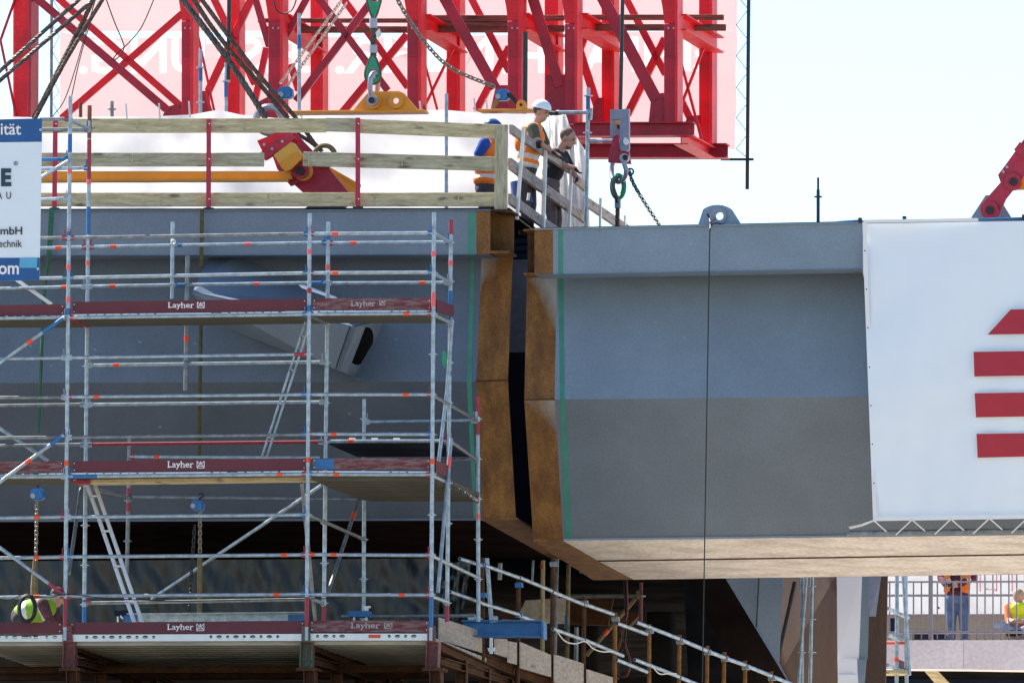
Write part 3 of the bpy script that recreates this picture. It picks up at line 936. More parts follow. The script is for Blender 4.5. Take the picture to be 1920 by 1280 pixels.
# printed mesh banner behind the truss, seen from its back
NB = thing('mesh_banner', 'huge pale red mesh banner seen from behind, its white lettering mirrored', 'banner', P(750, 290, 18.5))
L_LETTERS = []
for body, x0, x1 in (('LEISTUNG.', 148, 610), ('MEHR.', 628, 925), ('EINFACH.', 940, 1343)):
    L_LETTERS.append(text('mirrored_lettering', body, x0, 71, x1, 139, 18.5, 'net_print', NB, mirror=True, th=0, y0b=69 if x0 < 600 else 67, y1b=137 if x0 < 600 else 134, bold=.02))
ol = [(112, 60), (1381.6, 56)] + [(1383 - 4 * t + 1.4 * math.sin(t * 19), -60 + 340 * t) for t in [i / 24 for i in range(9, 25)]] + [(112, 280)]
top_band = PL([(112, -60), (1383, -60), (1381.6, 56), (112, 60)], 18.5)
loops = []
for l in L_LETTERS:
    ed = {}
    for f in l.data.polygons:
        for k in f.edge_keys:
            ed[k] = ed.get(k, 0) + 1
    nb = {}
    for (a, b), c in ed.items():
        if c == 1:
            nb.setdefault(a, []).append(b)
            nb.setdefault(b, []).append(a)
    seen = set()
    for s0 in nb:
        if s0 in seen:
            continue
        lp_, cur, prev = [], s0, None
        while cur not in seen:
            seen.add(cur)
            lp_.append(cur)
            nx_ = [q for q in nb[cur] if q != prev and q not in seen]
            if not nx_:
                break
            prev, cur = cur, nx_[0]
        if len(lp_) > 3:
            loops.append([W[l].translation + l.data.vertices[k].co for k in lp_])


def inside(pt, lp_):
    x, z = pt.dot(U), pt.z
    r = False
    for a, b in zip(lp_, lp_[1:] + lp_[:1]):
        ax_, az, bx_, bz = a.dot(U), a.z, b.dot(U), b.z
        if (az > z) != (bz > z) and x < (bx_ - ax_) * (z - az) / (bz - az) + ax_:
            r = not r
    return r


counters = [a for a in loops if any(a is not b and inside(a[0], b) for b in loops)]
holes_ = [a for a in loops if not any(a is b for b in counters)]
sheet_mb = MB()
for poly in [[PL(ol, 18.5)] + holes_] + [[c] for c in counters]:
    flat = [q for l in poly for q in l]
    sheet_mb.add(flat, [tuple(t) for t in geometry.tessellate_polygon(poly)])
sheet_mb.add(top_band, [(0, 1, 2, 3)])
sheet_mb.build('banner_sheet', 'net', NB)
BP = thing('banner_pole', 'tall black pole beside the right edge of the pale red banner', 'pole', P(1401, 355, 18.3))
tube('upright', P(1401, 355, 18.3), P(1404, -30, 18.3), .026, 'black_pole', BP)
tube('arm', P(1352, 299, 18.2), P(1413, 299, 18.2), .018, 'black_pole', BP)
tag(tube('banner_pole', P(96, 224, 18.2), P(97, -30, 18.2), .022, 'galv_dark'), 'thin grey pole beside the left edge of the pale red banner', 'pole')
lp = []
for k, y in enumerate((47, 105, 164, 221, 279)):
    lp += [P(1403, y - 29, 18.35), P(1380.5, y, 18.4)]
lp = [P(1380, -11, 18.4)] + lp + [P(1403, 297, 18.3)]
tag(MB().tube(lp, .006, 5).build('lacing_rope', 'cord'), 'zigzag cord lacing the banner edge to the black pole', 'cord')
lp = []
for k, y in enumerate((20, 70, 120, 172, 215)):
    lp += [P(97, y - 25, 18.3), P(111, y, 18.4)]
tag(MB().tube(lp, .005, 5).build('lacing_rope', 'cord'), 'zigzag cord lacing the banner edge to the thin grey pole', 'cord')

# white tarpaulins on the deck
def cloth(name, edge_top, edge_bot, d, m, nx=70, ny=16, amp=.06, seed=1):
    """sheet between two photo polylines (top and bottom), with folds"""
    rnd = random.Random(seed)
    ph = [rnd.uniform(0, 6.28) for _ in range(8)]

    def at(pl, s):
        k = s * (len(pl) - 1)
        i = min(int(k), len(pl) - 2)
        f = k - i
        return [pl[i][q] * (1 - f) + pl[i + 1][q] * f for q in (0, 1)]
    mb = MB()
    for i in range(nx + 1):
        s = i / nx
        a, b = at(edge_top, s), at(edge_bot, s)
        for j in range(ny + 1):
            t = j / ny
            x, y = a[0] * (1 - t) + b[0] * t, a[1] * (1 - t) + b[1] * t
            dd = amp * (math.sin(s * 31 + ph[0] + 2 * t) + .7 * math.sin(s * 73 + ph[1] - 3 * t) * (1 - .5 * t) + .5 * math.sin(t * 9 + s * 12 + ph[2]) + .4 * math.sin(s * 17 - t * 14 + ph[3]))
            mb.v.append(P(x, y, d + dd))
    for i in range(nx):
        for j in range(ny):
            a = i * (ny + 1) + j
            mb.f.append((a, a + ny + 1, a + ny + 2, a + 1))
            mb.m.append(0)
    return mb.build(name, m, None, True)


tag(cloth('white_tarpaulin', [(-30, 218), (60, 220), (130, 221), (200, 219), (300, 218), (360, 215), (410, 206), (450, 215), (520, 222), (600, 214), (660, 212), (760, 210), (830, 206), (900, 212), (1000, 214), (1046, 214)],
          [(-30, 430), (100, 430), (200, 430), (300, 430), (400, 430), (500, 430), (600, 430), (700, 430), (800, 430), (900, 440), (1000, 445), (1050, 450)], 10.6, 'tarp', 160, 20, .035), 'long white tarpaulin stretched behind the timber guardrail', 'tarpaulin')
tag(cloth('white_tarpaulin', [(1022, 226), (1034, 212), (1046, 206), (1060, 212), (1068, 236), (1084, 262), (1100, 286)],
          [(1020, 450), (1035, 450), (1050, 450), (1065, 450), (1080, 450), (1095, 450), (1107, 450)], 10.0, 'tarp', 40, 18, .10, 3), 'crumpled white tarpaulin hanging at the stair end behind the two men', 'tarpaulin')

# ------------------------------------------------------------------ timber guardrail on the left girder
GR = thing('timber_guardrail', 'guardrail of pale planks on three red posts along the girder edge', 'guardrail', P(500, 395, 4.2))


def plank(x0, y0, x1, y1, h, d, m='wood', parent=None, d1=None, th=.045):
    """board between photo points (centre line), h px high"""
    s = PXM * DIST / (DIST + d)
    return bar('plank', P(x0, y0, d), P(x1, y1, d if d1 is None else d1), th, h / s, m, parent or GR)


for a in ((60, 236, 612, 235.5, 27), (611, 234, 668, 235, 26), (672, 236.5, 952, 247.5, 26.5),
          (60, 299.5, 495, 299.5, 26), (569, 298, 940, 308, 27), (60, 374.5, 665, 374, 26), (672, 374.5, 938, 374, 26)):
    plank(*a, 4.12, 'wood_grey' if a[1] in (234, 299.5, 298, 308) else 'wood')
for x0, x1, y0, y1 in ((104, 102, 226, 395), (391.5, 391, 223, 395), (671, 671, 221, 393)):
    p = tube('guardrail_post', P(x1, y1, 4.05), P(x0, y0, 4.05), .01, 'crane_red_dark', GR)
    W[p]
    p.data = bar_mesh('box', (P(x0, y0, 4.05) - P(x1, y1, 4.05)).length, .03, .058, 'lift_red')
    Mx = axis_matrix(P(x1, y1, 4.02), P(x0, y0, 4.02), up=U)
    W[p] = Mx
    p.matrix_basis = W[GR].inverted() @ Mx
    for y in (232, 298, 373):
        disc('bolt', x0 + (x1 - x0) * (y - y0) / (y1 - y0) + 1, y, 1.3, 3.985, .02, 'white', p, 8)
    plate('foot_clamp', [(x1 - 9, y1 - 6), (x1 + 8, y1 - 6), (x1 + 8, y1 + 1), (x1 - 11, y1 + 1)], 4.0, .07, 'strap_green' if x0 < 300 else 'pin', p)
bar('end_post', P(939, 393, 4.06), P(940.5, 234, 4.06), .05, 24 / 147, 'wood_grey', GR, up=U)

for x, y, h in ((257, 236, 25), (458, 236, 25), (248, 299.5, 24), (579, 298.5, 24), (302, 374.5, 24), (503, 374, 24), (702, 374, 24), (860, 374, 24), (754, 302.5, 24)):
    plate('joint_strip', [(x - 1, y - h / 2), (x + 1, y - h / 2), (x + 1, y + h / 2), (x - 1, y + h / 2)], 4.09, .004, 'wood', GR)
# guardrail running away along the girder end, on aluminium posts
SR = thing('timber_guardrail', 'weathered guardrail with aluminium posts sloping away beside the three workers', 'guardrail', P(1000, 425, 6))


def DD(x): return 4.3 + (x - 957) / 27.3


for x0, y0, x1, y1, h, m in ((958, 242, 1013, 281, 21, 'wood_pink'), (1014, 281, 1075, 322, 21, 'wood_pink'), (1073, 330, 1097, 351, 22, 'wood_pink'),
                             (956, 307, 1013, 349, 27, 'wood_pink'), (1014, 350, 1096, 409, 25, 'wood_pink'),
                             (956, 373, 1014, 415, 25, 'wood_pink'), (1015, 416, 1046, 437, 24, 'wood_pink'), (1097, 377, 1188, 439, 23, 'wood_pink')):
    bar('plank', P(x0, y0, DD(x0)), P(x1, y1, DD(x1)), .05, h / 146 * .82, m, SR)
for x0, y0, x1, y1, w_ in ((982, 238, 969, 412, 6), (1023, 277, 1018, 432, 7), (1072, 311, 1066, 430, 6), (1126, 371, 1125, 430, 5), (1172, 404, 1171, 428, 4)):
    d = DD(x1) - .12
    p = bar('guardrail_post', P(x1, y1, d), P(x0, y0, d), .05, w_ / 146, 'alu', SR, up=U)
plate('post_cap', [(1010, 272), (1029, 274), (1029, 279), (1010, 278)], DD(1020) - .16, .12, 'black', SR)
slab('edge_angle', [(958, 398, 4.3), (1006, 434, 6.1), (1006, 437, 6.1), (958, 401, 4.3)], N * .05, 'rust', SR)
# tall scaffold tube at its end
ET = thing('scaffold_pole', 'galvanised pole with blue band and two short side tubes right of the three workers', 'pole', P(1101, 420, 9))
tube('upright', P(1099, 425, 9.0), P(1103, 165, 9.0), .026, 'galv', ET)
tube('blue_band', P(1102.4, 205, 9.0), P(1102.7, 181, 9.0), .028, 'blue_steel', ET)
for y in (179, 248):
    MB().tube([P(1103 - (y - 165) * .0154, y, 9), P(1103 - (y - 165) * .0154, y + 2, 9)], .062, 12).build('rosette', 'galv', ET)
tube('side_tube', P(1048, 211, 9.0), P(1107, 211, 9.0), .026, 'galv', ET)
tube('side_tube', P(1101, 265, 9.0), P(1152, 264, 9.0), .026, 'galv', ET)
for x, y in ((1108, 213), (1151, 265)):
    plate('wedge_head', [(x - 3, y - 10), (x + 2, y - 10), (x + 1, y + 10), (x - 2, y + 12)], 8.96, .06, 'galv', ET)
tag(tube('cross_tube', P(1030, 213, 9.9), P(1052, 212, 9.9), .03, 'pin'), 'dark tube end poking out of the tarpaulin beside the helmet', 'tube')

# poles standing on the deck, in front of and behind the tarpaulin
for k, (x, y0, y1, d, m, blue, lab) in enumerate((
        (376, 93, 216, 12, 'galv', (125, 152), 'pole with a blue band and two rosettes in front of the wide red truss bay'),
        (424, 118, 218, 12, 'galv', (152, 182), 'pole with a blue band under the thick dark ropes'),
        (561, 25, 208, 12, 'galv', (66, 92), 'tall pole with a blue band next to the white chain'),
        (210, 190, 222, 12, 'galv_dark', None, 'short grey pole stub with a rosette over the top plank'),
        (151, 193, 224, 12, 'wood_brown', None, 'short brown pole stub by the blue sign'),
        (837, 176, 400, 10.2, 'galv', None, 'pale pole running down behind three planks near the worker in blue'))):
    p = thing('scaffold_pole', lab, 'pole', P(x, y1, d))
    tube('upright', P(x, y1, d), P(x, y0, d), .024, m, p)
    if blue:
        tube('blue_band', P(x, blue[1], d), P(x, blue[0], d), .027, 'blue_steel', p)
    for y in ((126, 191) if k == 0 else (152,) if k == 1 else (204,) if k == 3 else (312, 384) if k == 5 else ()):
        MB().tube([P(x, y, d), P(x, y + 2, d)], .058, 12).build('rosette', m, p)
for k, (x, y0, y1) in enumerate(((237, 194, 222), (299, 194, 222), (355, 190, 220), (565, 205, 222), (788, 190, 213), (890, 184, 210), (913, 186, 210))):
    tag(bar('white_stake', P(x + 1, y1, 10.4), P(x - 1, y0, 10.4), .02, .02, 'white'), None, 'stake', 'white stakes along the tarpaulin edge')['label'] = 'thin white stake ' + ('right of the short grey pole stub', 'under the crossing red braces', 'by the foot of the first wide red column', 'beside the blue chain hoist', 'at the right end of the yellow lug plate', 'left of the blue lever hoist', 'under the blue lever hoist')[k]

# ------------------------------------------------------------------ lifting gear on the deck
YB = thing('yellow_tie_bar', 'long yellow tie bar running behind the planks to the red jack', 'tie bar', P(300, 340, 6.2))
plate('bar_plate', [(-30, 321), (545, 321), (548, 336), (-30, 338)], 6.2, .05, 'yellow', YB)
plate('bar_flange', [(-30, 338), (540, 336), (540, 339.5), (-30, 341.5)], 6.1, .14, 'yellow', YB)
plate('eye', circ(568, 321, 18, 24), 6.2, .05, 'yellow', YB, [circ(568, 321, 6, 12)])
RJ = thing('red_jack_arm', 'tilted red lifting arm with a yellow block behind the planks', 'lifting arm', P(590, 385, 6.5))
plate('arm_plate', [(500, 262), (553, 248), (617, 316), (664, 375), (640, 395), (600, 390), (520, 318)], 6.5, .06, 'lift_red', RJ)
plate('side_plate', [(482, 264), (536, 242), (558, 262), (500, 300)], 6.36, .05, 'crane_red', RJ)  # brighter red paints the sunlight on this face
plate('clamp_plate', [(487, 287), (542, 245), (553, 260), (497, 301)], 6.28, .06, 'lift_red', RJ)
for x, y in ((495, 271), (510, 279), (529, 265)):
    disc('bolt', x, y, 2.6, 6.22, .04, 'shackle', RJ, 10)
blk = plate('yellow_block', [(513, 291), (546, 266), (567, 293), (530, 318)], 5.95, .30, 'pale_yellow', RJ)
plate('block_lip', [(523, 306), (553, 285), (568, 295), (545, 318), (535, 322)], 5.90, .05, 'yellow', blk)
disc('pin_collar', 562, 319, 16, 6.1, .06, 'lift_red', RJ, 28)
disc('pin', 562, 320, 8, 6.04, .08, 'pin', RJ, 20)
plate('lower_lug', [(535, 337), (556, 335), (560, 343), (545, 349)], 6.3, .05, 'lift_red', RJ)
YS = thing('yellow_strut', 'sloping yellow box strut on the far side of the red lifting arm', 'strut', P(640, 350, 7))
bar('box_web', P(590, 318, 7), P(668, 362, 7), .25, .13, 'yellow', YS, up=N)
plate('gusset_plate', [(592, 318), (622, 320), (668, 356), (668, 385), (620, 388)], 6.9, .03, 'pale_yellow', YS)
BR = thing('base_shoe', 'flat steel shoe of the red arm standing on the girder edge', 'shoe', P(605, 394, 6))
plate('shoe_plate', [(568, 393), (578, 386), (642, 386), (652, 393)], 6, .2, 'pin', BR)
tag(ring('steel_ring', P(609, 292, 6.4), .132, .034, N + Z * .15, 'strap_sand'), 'worn sand coloured lifting ring showing over the middle plank', 'ring')
tag(ring('steel_ring', P(505, 225, 7.2), .17, .05, N + Z * .15, 'shackle'), 'grey lifting ring at the end of the thick ropes over the top plank', 'ring')

# yellow lug plate with shackle and green-thimbled sling
YL = thing('yellow_lug_plate', 'yellow lug plate with two round bosses behind the top plank', 'lug plate', P(716, 212, 7.5))
outl = [(660, 209), (688, 176), (695, 172), (748, 171), (757, 175), (786, 209)]
plate('lug_web', outl, 7.5, .06, 'yellow', YL, [circ(697, 188, 6, 14), circ(742, 189, 6, 14)])
for x, r in ((698, 16), (742, 14.5)):
    plate('boss', circ(x, 189, r, 28), 7.45, .05, 'yellow', YL, [circ(x, 189, 6, 14)])
bar('lug_base', P(548, 212.5, 7.6), P(800, 210, 7.6), .3, .035, 'yellow', YL)
tag(bar('yellow_beam', P(900, 209, 7.8), P(1002, 208, 7.8), .3, .03, 'yellow'), 'thin yellow beam edge left of the white helmet', 'beam')
tag(plate('yellow_lug', [(968, 209), (968, 196)] + circ(977, 196, 9, 10, None, math.pi, 2 * math.pi) + [(986, 209)], 7.7, .05, 'yellow', None, [circ(977, 196, 3.5, 10)]), 'small yellow lug with rounded top next to the white helmet', 'lug')
SH = thing('shackle', 'pale grey bow shackle hooked into the yellow lug plate', 'shackle', P(697, 188, 7.3))
MB().tube(smooth_path([P(697, 188, 7.25), P(694, 165, 7.2), P(695, 146, 7.2), P(701, 137, 7.3), P(706, 142, 7.5), P(708, 160, 7.65), P(705, 186, 7.72)], 6), .033, 10).build('bow', 'shackle', SH, True)
disc('eye', 697, 188, 10.5, 7.2, .07, 'shackle', SH, 24)
tube('pin', P(696.5, 188, 7.12), P(698, 188, 7.8), .042, 'pin', SH)


def thimble(cx, y_top, y_bot, wmax, d, parent, flip=False):
    """green tear-shaped thimble with the rope lying round it"""
    h = y_bot - y_top
    pts_, inner = [], []
    for i in range(28):
        t = 2 * math.pi * i / 28
        k = (1 - math.cos(t)) / 2             # 0 at the point, 1 at the round end
        x = wmax * math.sin(t) * (.35 + .65 * k) * (1 if k > .05 else .9)
        y = k ** .9
        pts_.append((cx + x, (y_top + y * h) if not flip else (y_bot - y * h)))
    yo = (y_top + .52 * h) if not flip else (y_bot - .52 * h)
    inner = [(cx - wmax * .42, yo - h * .05), (cx + wmax * .42, yo - h * .05), (cx + wmax * .40, yo + h * .26), (cx, yo + h * .36), (cx - wmax * .40, yo + h * .26)]
    if flip:
        inner = [(x, 2 * yo - y - h * .0) for x, y in inner]
    plate('thimble', pts_, d - .05, .10, 'sling_green', parent, [inner])
    MB().tube([P(x, y, d + .0) for x, y in pts_], .028, 7, closed=True).build('rope_eye', 'wire_rope', parent, True)


SL = thing('wire_sling', 'short wire sling with two green thimbles above the yellow lug plate', 'sling', P(700, 155, 7.4))
thimble(699, 104, 156, 17.5, 7.45, SL)
thimble(701, -32, 34, 17.5, 7.45, SL, True)
rope_mb([P(700, 34, 7.45), P(700, 106, 7.45)], .045, 6).build('rope_leg', 'wire_rope', SL, True)
for y0, y1 in ((35, 53), (85, 100)):
    tube('ferrule', P(700, y0, 7.45), P(700, y1, 7.45), .052, 'shackle', SL)
plate('paper_tag', [(704, 62), (711, 53), (716, 66), (708, 72)], 7.38, .006, 'white', SL)

# grey tension link on the black rod at the stair
TL = thing('tension_link', 'grey hanging link with red jaw, shackle and green sling under a black rod', 'link', P(1162, 285, 8.4))
tube('hanger_rod', P(1163, 208, 8.5), P(1168, -30, 8.5), .026, 'black_pole', TL)
lk_ = plate('link_body', [(1144, 206), (1179, 204), (1179, 280), (1174, 284), (1165, 282), (1162, 276), (1162, 224), (1147, 224), (1146, 259), (1144, 259)], 8.25, .10, 'clamp_grey', TL)
plate('link_back', [(1147, 210), (1176, 210), (1176, 260), (1147, 260)], 8.5, .06, 'clamp_grey', TL)
plate('yellow_nut', [(1154, 224), (1162, 224), (1162, 234), (1154, 234)], 8.38, .08, 'pale_yellow', TL)
plate('dark_nut', [(1157, 234), (1162, 234), (1162, 241), (1157, 241)], 8.4, .07, 'pin', TL)
plate('link_pin', circ(1173, 265, 4.5, 18, 7), 8.2, .06, 'alu', TL)
plate('red_jaw', [(1150, 256), (1158, 252), (1165, 284), (1178, 281), (1182, 307), (1140, 304), (1143, 280)], 8.37, .10, 'lift_red', TL)
MB().tube(smooth_path([P(1173, 293, 8.2), P(1170, 305, 8.2), P(1174, 320, 8.2), P(1170, 335, 8.25), P(1160, 341, 8.35), P(1149, 335, 8.5), P(1147, 318, 8.6), P(1150, 300, 8.6)], 6), .032, 10).build('shackle_bow', 'shackle', TL, True)
disc('shackle_eye', 1170, 296, 8.5, 8.17, .08, 'shackle', TL, 20)
disc('shackle_pin', 1172, 295, 5, 8.12, .10, 'pin', TL, 14)
MB().tube([P(1159 + 11 * math.sin(t) , 350 - 21 * math.cos(t), 8.35 + .02 * math.sin(t)) for t in [2 * math.pi * i / 24 for i in range(24)]], [.034] * 25, 8, closed=True).build('green_thimble', 'sling_green', TL, True)
MB().tube(smooth_path([P(1160, 331, 8.25), P(1152, 338, 8.25), P(1150, 352, 8.25), P(1156, 370, 8.25), P(1158, 378, 8.3)], 6), .026, 8).build('rope_eye', 'wire_rope_grey', TL, True)
tube('ferrule', P(1158, 374, 8.35), P(1158, 390, 8.35), .042, 'clamp_grey', TL)
rope_mb([P(1158, 390, 8.35), P(1157, 430, 8.35)], .032, 5).build('rope_leg', 'wire_rope', TL, True)
tag(chain_mb(smooth_path([P(1179, 318, 8.4), P(1188, 345, 8.2), P(1215, 390, 7.8), P(1239, 426, 7.4)], 8), .085, .04, .010).build('chain', 'chain_dark'), 'dark chain running down from the grey link to the girder', 'chain')
tag(ring('snap_hook', P(1182, 322, 8.4), .04, .012, N, 'pin'), 'black snap hook at the top of the dark chain', 'hook')

# black hanger rod left of the helmet
tag(tube('hanger_rod', P(984, 208, 9.2), P(985, 60, 9.2), .034, 'black_pole'), 'thick black hanger rod ending left of the white helmet', 'rod')
tag(tube('hanger_rod', P(428, 150, 9.2), P(430, -30, 9.2), .028, 'black_pole'), 'black hanger rod hanging between thick ropes', 'rod')

# chains and chain hoists up here
tag(chain_mb([P(640, 2, 8), P(524, 158, 8)], .062, .034, .0075).build('chain', 'chain_light'), 'bright chain, upper strand running down to the blue hoist', 'chain')
tag(chain_mb([P(650, 6, 8), P(536, 165, 8)], .062, .034, .0075).build('chain', 'chain_light'), 'bright chain, lower strand running down to the blue hoist', 'chain')
tag(chain_mb(smooth_path([P(742, -6, 8), P(765, 34, 8), P(805, 90, 8), P(850, 130, 8), P(932, 165, 8)], 8), .085, .045, .011).build('chain', 'chain'), 'long rusty chain sagging across the red truss', 'chain')


def hoist(x, y, d, lab, s=1., dark=False, tilt=0., hook=True, lever=True):
    t = thing('chain_hoist', lab, 'chain hoist', P(x, y, d))

    def q(dx, dy):
        c, sn = math.cos(tilt), math.sin(tilt)
        return (x + s * (dx * c - dy * sn), y + s * (dx * sn + dy * c))
    body = plate('housing', [q(*p) for p in ((-13, -6), (-9, -12), (7, -13), (13, -8), (14, 5), (8, 10), (-8, 10), (-13, 5))], d, .13 * s, 'hoist_blue', t)
    plate('cover', [q(dx * .75, dy * .75) for dx, dy in ((-13, -6), (-9, -12), (7, -13), (13, -8), (14, 5), (8, 10), (-8, 10), (-13, 5))], d - .03, .03, 'hoist_blue', t)
    disc('chain_wheel', *q(-8, 2), 5 * s, d - .05, .04, 'shackle', t, 14)
    if hook:
        MB().tube(smooth_path([P(*q(2, -12), d + .05), P(*q(2, -18), d + .05), P(*q(7, -23), d + .05), P(*q(3, -28), d + .05), P(*q(-3, -25), d + .05)], 5), .014 * s, 7).build('hook', 'pin', t, True)
    if lever:
        bar('lever', P(*q(-8, 8), d - .02), P(*q(-20, 32), d - .02), .05, .045 * s, 'strap_sand', t, up=N)
    return t


hoist(534, 175, 7.8, 'blue chain hoist beside the thick ropes', 1., lever=False, hook=False)
hoist(941, 179, 7.8, 'blue lever hoist hanging at the end of the rusty chain', .95, hook=False)
tag(MB().tube(smooth_path([P(953, 176, 7.8), P(962, 185, 7.8), P(970, 195, 7.8), P(978, 200, 7.75)], 5), .03, 8).build('hoist_hook', 'pin', None, True), 'dark hook between the lever hoist and the small yellow lug', 'hook')

# thick wire ropes
ROPES = (
    ([(152, -4), (0, 133), (-20, 150)], 6.6, .030, 'wire_rope_grey', 'upper grey rope of the pair running to the left picture edge'),
    ([(180, -4), (0, 151), (-20, 168)], 6.5, .030, 'wire_rope_grey', 'lower grey rope of the pair running to the left picture edge'),
    ([(176, -4), (150, 52), (100, 150), (63, 222)], 6.2, .034, 'wire_rope', 'brown rope running down to the blue sign, left one of two'),
    ([(194, -4), (122, 116), (66, 222)], 6.1, .030, 'wire_rope', 'brown rope running down to the blue sign, right one of two'),
    ([(338, -6), (386, 56), (432, 118), (482, 195), (498, 222)], 7.0, .044, 'wire_rope_grey', 'thickest dark rope running down to the grey ring'),
    ([(360, -6), (395, 48), (440, 105), (482, 152), (540, 222)], 6.9, .034, 'wire_rope', 'dark rope just right of the thickest rope above the top plank'),
    ([(374, -6), (430, 70), (480, 134), (555, 222), (590, 270), (602, 281)], 6.7, .032, 'wire_rope', 'rightmost of the dark ropes, passing behind the top plank to the sand ring'),
    ([(556, 250), (585, 268), (604, 284)], 6.8, .030, 'wire_rope', 'short rope end between top and middle plank at the sand ring'))
for pl, d, r, m, lab in ROPES:
    tag(rope_mb(smooth_path([P(x, y, d) for x, y in pl], 8), r, 5).build('wire_rope', m, None, True), lab, 'rope')
for pl, d, r, lab in (([(180, -4), (128, 170), (99, 219)], 6.9, .007, 'thin black cable beside the brown ropes, farther from the big loop'),
                      ([(176, 20), (150, 110), (134, 182)], 6.8, .007, 'thin black cable beside the brown ropes, nearer the big loop'),
                      ([(198, -4), (214, 40), (230, 78), (232, 92), (222, 108), (212, 112), (222, 98), (242, 80), (266, 50), (290, -4)], 8, .008, 'loose black cable hanging in a loop before the pale banner'),
                      ([(512, -4), (518, 18), (532, 26), (548, 18), (557, -4)], 8, .009, 'short black cable loop hanging at the top picture edge')):
    tag(MB().tube(smooth_path([P(x, y, d) for x, y in pl], 8), r, 6).build('cable', 'black', None, True), lab, 'cable')

# red strut with pins at the right edge
RS = thing('red_strut', 'red strut with two black pins standing on the banner girder', 'strut', P(1855, 405, 3.8))
plate('strut_plate', [(1838, 395), (1838, 385), (1876, 342), (1871, 328), (1886, 308), (1960, 205), (1990, 240), (1908, 345), (1886, 372), (1872, 404), (1858, 409), (1843, 405)], 3.8, .06, 'lift_red', RS)
plate('collar_plate', [(1901, 281), (1912, 266), (1940, 285), (1930, 305)], 3.72, .09, 'lift_red', RS)
for x, y, r in ((1855, 394, 17), (1899, 341, 16)):
    c = disc('pin_collar', x, y, r, 3.74, .05, 'lift_red', RS, 28)
    disc('pin', x, y - .5, 7.5, 3.70, .05, 'pin', c, 18)
for x, y in ((1888, 313), (1881, 322)):
    disc('bolt', x, y, 2.6, 3.77, .04, 'shackle', RS, 10)
YX = thing('yellow_tie_bar', 'yellow tie bar joining the red strut at the picture edge', 'tie bar', P(1930, 345, 3.9))
plate('bar_plate', [(1900, 356), (1904, 330), (1918, 333), (1990, 330), (1990, 354)], 3.9, .05, 'yellow', YX)
plate('block', [(1904, 307), (1914, 292), (1960, 322), (1950, 338)], 3.9, .25, 'pale_yellow', YX)

# black pole stub and rods on the right girder
PS = thing('pole_stub', 'dark pole stub with a cross pin standing on the right girder', 'pole', P(1534, 421, 5))
tube('upright', P(1534, 424, 5), P(1534, 356, 5), .022, 'black_pole', PS)
tube('spigot', P(1534, 366, 5), P(1534, 333, 5), .015, 'black_pole', PS)
tube('cross_pin', P(1527, 369, 5), P(1541, 369, 5), .012, 'black_pole', PS)
tag(tube('hanging_cable', P(1331, 428, 3.5), P(1316.5, 1300, 3.5), .0075, 'black'), 'black cable hanging from the lifting eye past the girder', 'cable')
tag(MB().tube(smooth_path([P(1326, 401, 3.85), P(1331, 412, 3.8), P(1332, 424, 3.6), P(1331, 432, 3.5)], 5), .012, 6).tube(smooth_path([P(1342, 408, 3.9), P(1336, 414, 3.8), P(1331, 418, 3.6)], 5), .01, 6).tube(smooth_path([P(1331, 424, 3.6), P(1340, 418, 3.75), P(1352, 420, 3.9)], 5), .01, 6).build('cable_knot', 'pin', None, True), 'dark knot of cord tied round the lifting eye', 'knot')

# ------------------------------------------------------------------ white banner on the right girder
WB = thing('white_banner', 'white banner with four dark red bars hung over the right girder', 'banner', P(1780, 975, 3.3))


def bl(y): return 1617.5 + (1637 - 1617.5) * max(0, (y - 520)) / 455 * .9 + (0 if y < 520 else 2)


mb = MB()
nx, ny = 70, 60
for j in range(ny + 1):
    t = j / ny
    for i in range(nx + 1):
        s = i / nx
        yL, yR = 419 + (976 - 419) * t, 412 + (970 - 412) * t
        y = yL + (yR - yL) * s
        x = bl(y) + (2040 - bl(y)) * s
        d = 3.55 - .0 * t + .22 * max(0, t - .55) / .45
        mb.v.append(P(x, y, d + .03 * math.sin(s * 9 + 2.5 * t) * math.sin(t * 5 + 1) + .012 * math.sin(t * 26 + s * 4) * max(0, 1 - s * 4) + .008 * math.sin(s * 40 + 6 * t) * t))
        mb.v[-1] += N * .02
for j in range(ny):
    for i in range(nx):
        a = j * (nx + 1) + i
        mb.f.append((a, a + 1, a + nx + 2, a + nx + 1))
        mb.m.append(0)
mb.build('banner_sheet', 'banner', WB, True)
for pts_ in ([(1617, 417), (1624, 417), (1645, 976), (1637, 977)], [(1637, 969), (2040, 962), (2040, 970), (1637, 976)], [(1619, 412), (1834, 409), (1834, 414.5), (1619, 418)]):
    q = [(x, y, 3.5 + .22 * max(0, ((y - 418) / 557) - .55) / .45) for x, y in pts_]
    slab('hem', q, N * .012, 'white', WB)
for k, pts_ in enumerate(([(1852, 627), (1895, 580), (2040, 577), (2040, 624)], [(1825.5, 659.5), (2040, 656), (2040, 702), (1827, 705.5)], [(1827.5, 737), (2040, 733.5), (2040, 778.5), (1830, 782)], [(1831, 813), (2040, 810), (2040, 853), (1833, 857.5)])):
    q = [(x, y, 3.5 + .22 * max(0, ((y - 415) / 557) - .55) / .45) for x, y in pts_]
    slab('red_bar', q, N * .006, 'banner_red', WB)
    o = [(x + (-1.6 if i in (0, 3) else 0), y + (1.6 if i in (2, 3) else -1.6), d + .008) for i, (x, y, d) in enumerate(q)]
    slab('bar_edge', o, N * .004, 'white', WB)
for y in (470, 542, 614, 688, 760, 832, 905):
    disc('eyelet', bl(y) + 4, y, 1.3, 3.44 if y < 700 else 3.5, .02, 'pin', WB, 8)
BT = thing('banner_tube', 'dark tube lying under the white banner along the girder foot', 'tube', P(1750, 998, 3.9))
tube('tube', P(1590, 999, 4.2), P(2040, 993, 4.2), .034, 'galv_dark', BT)
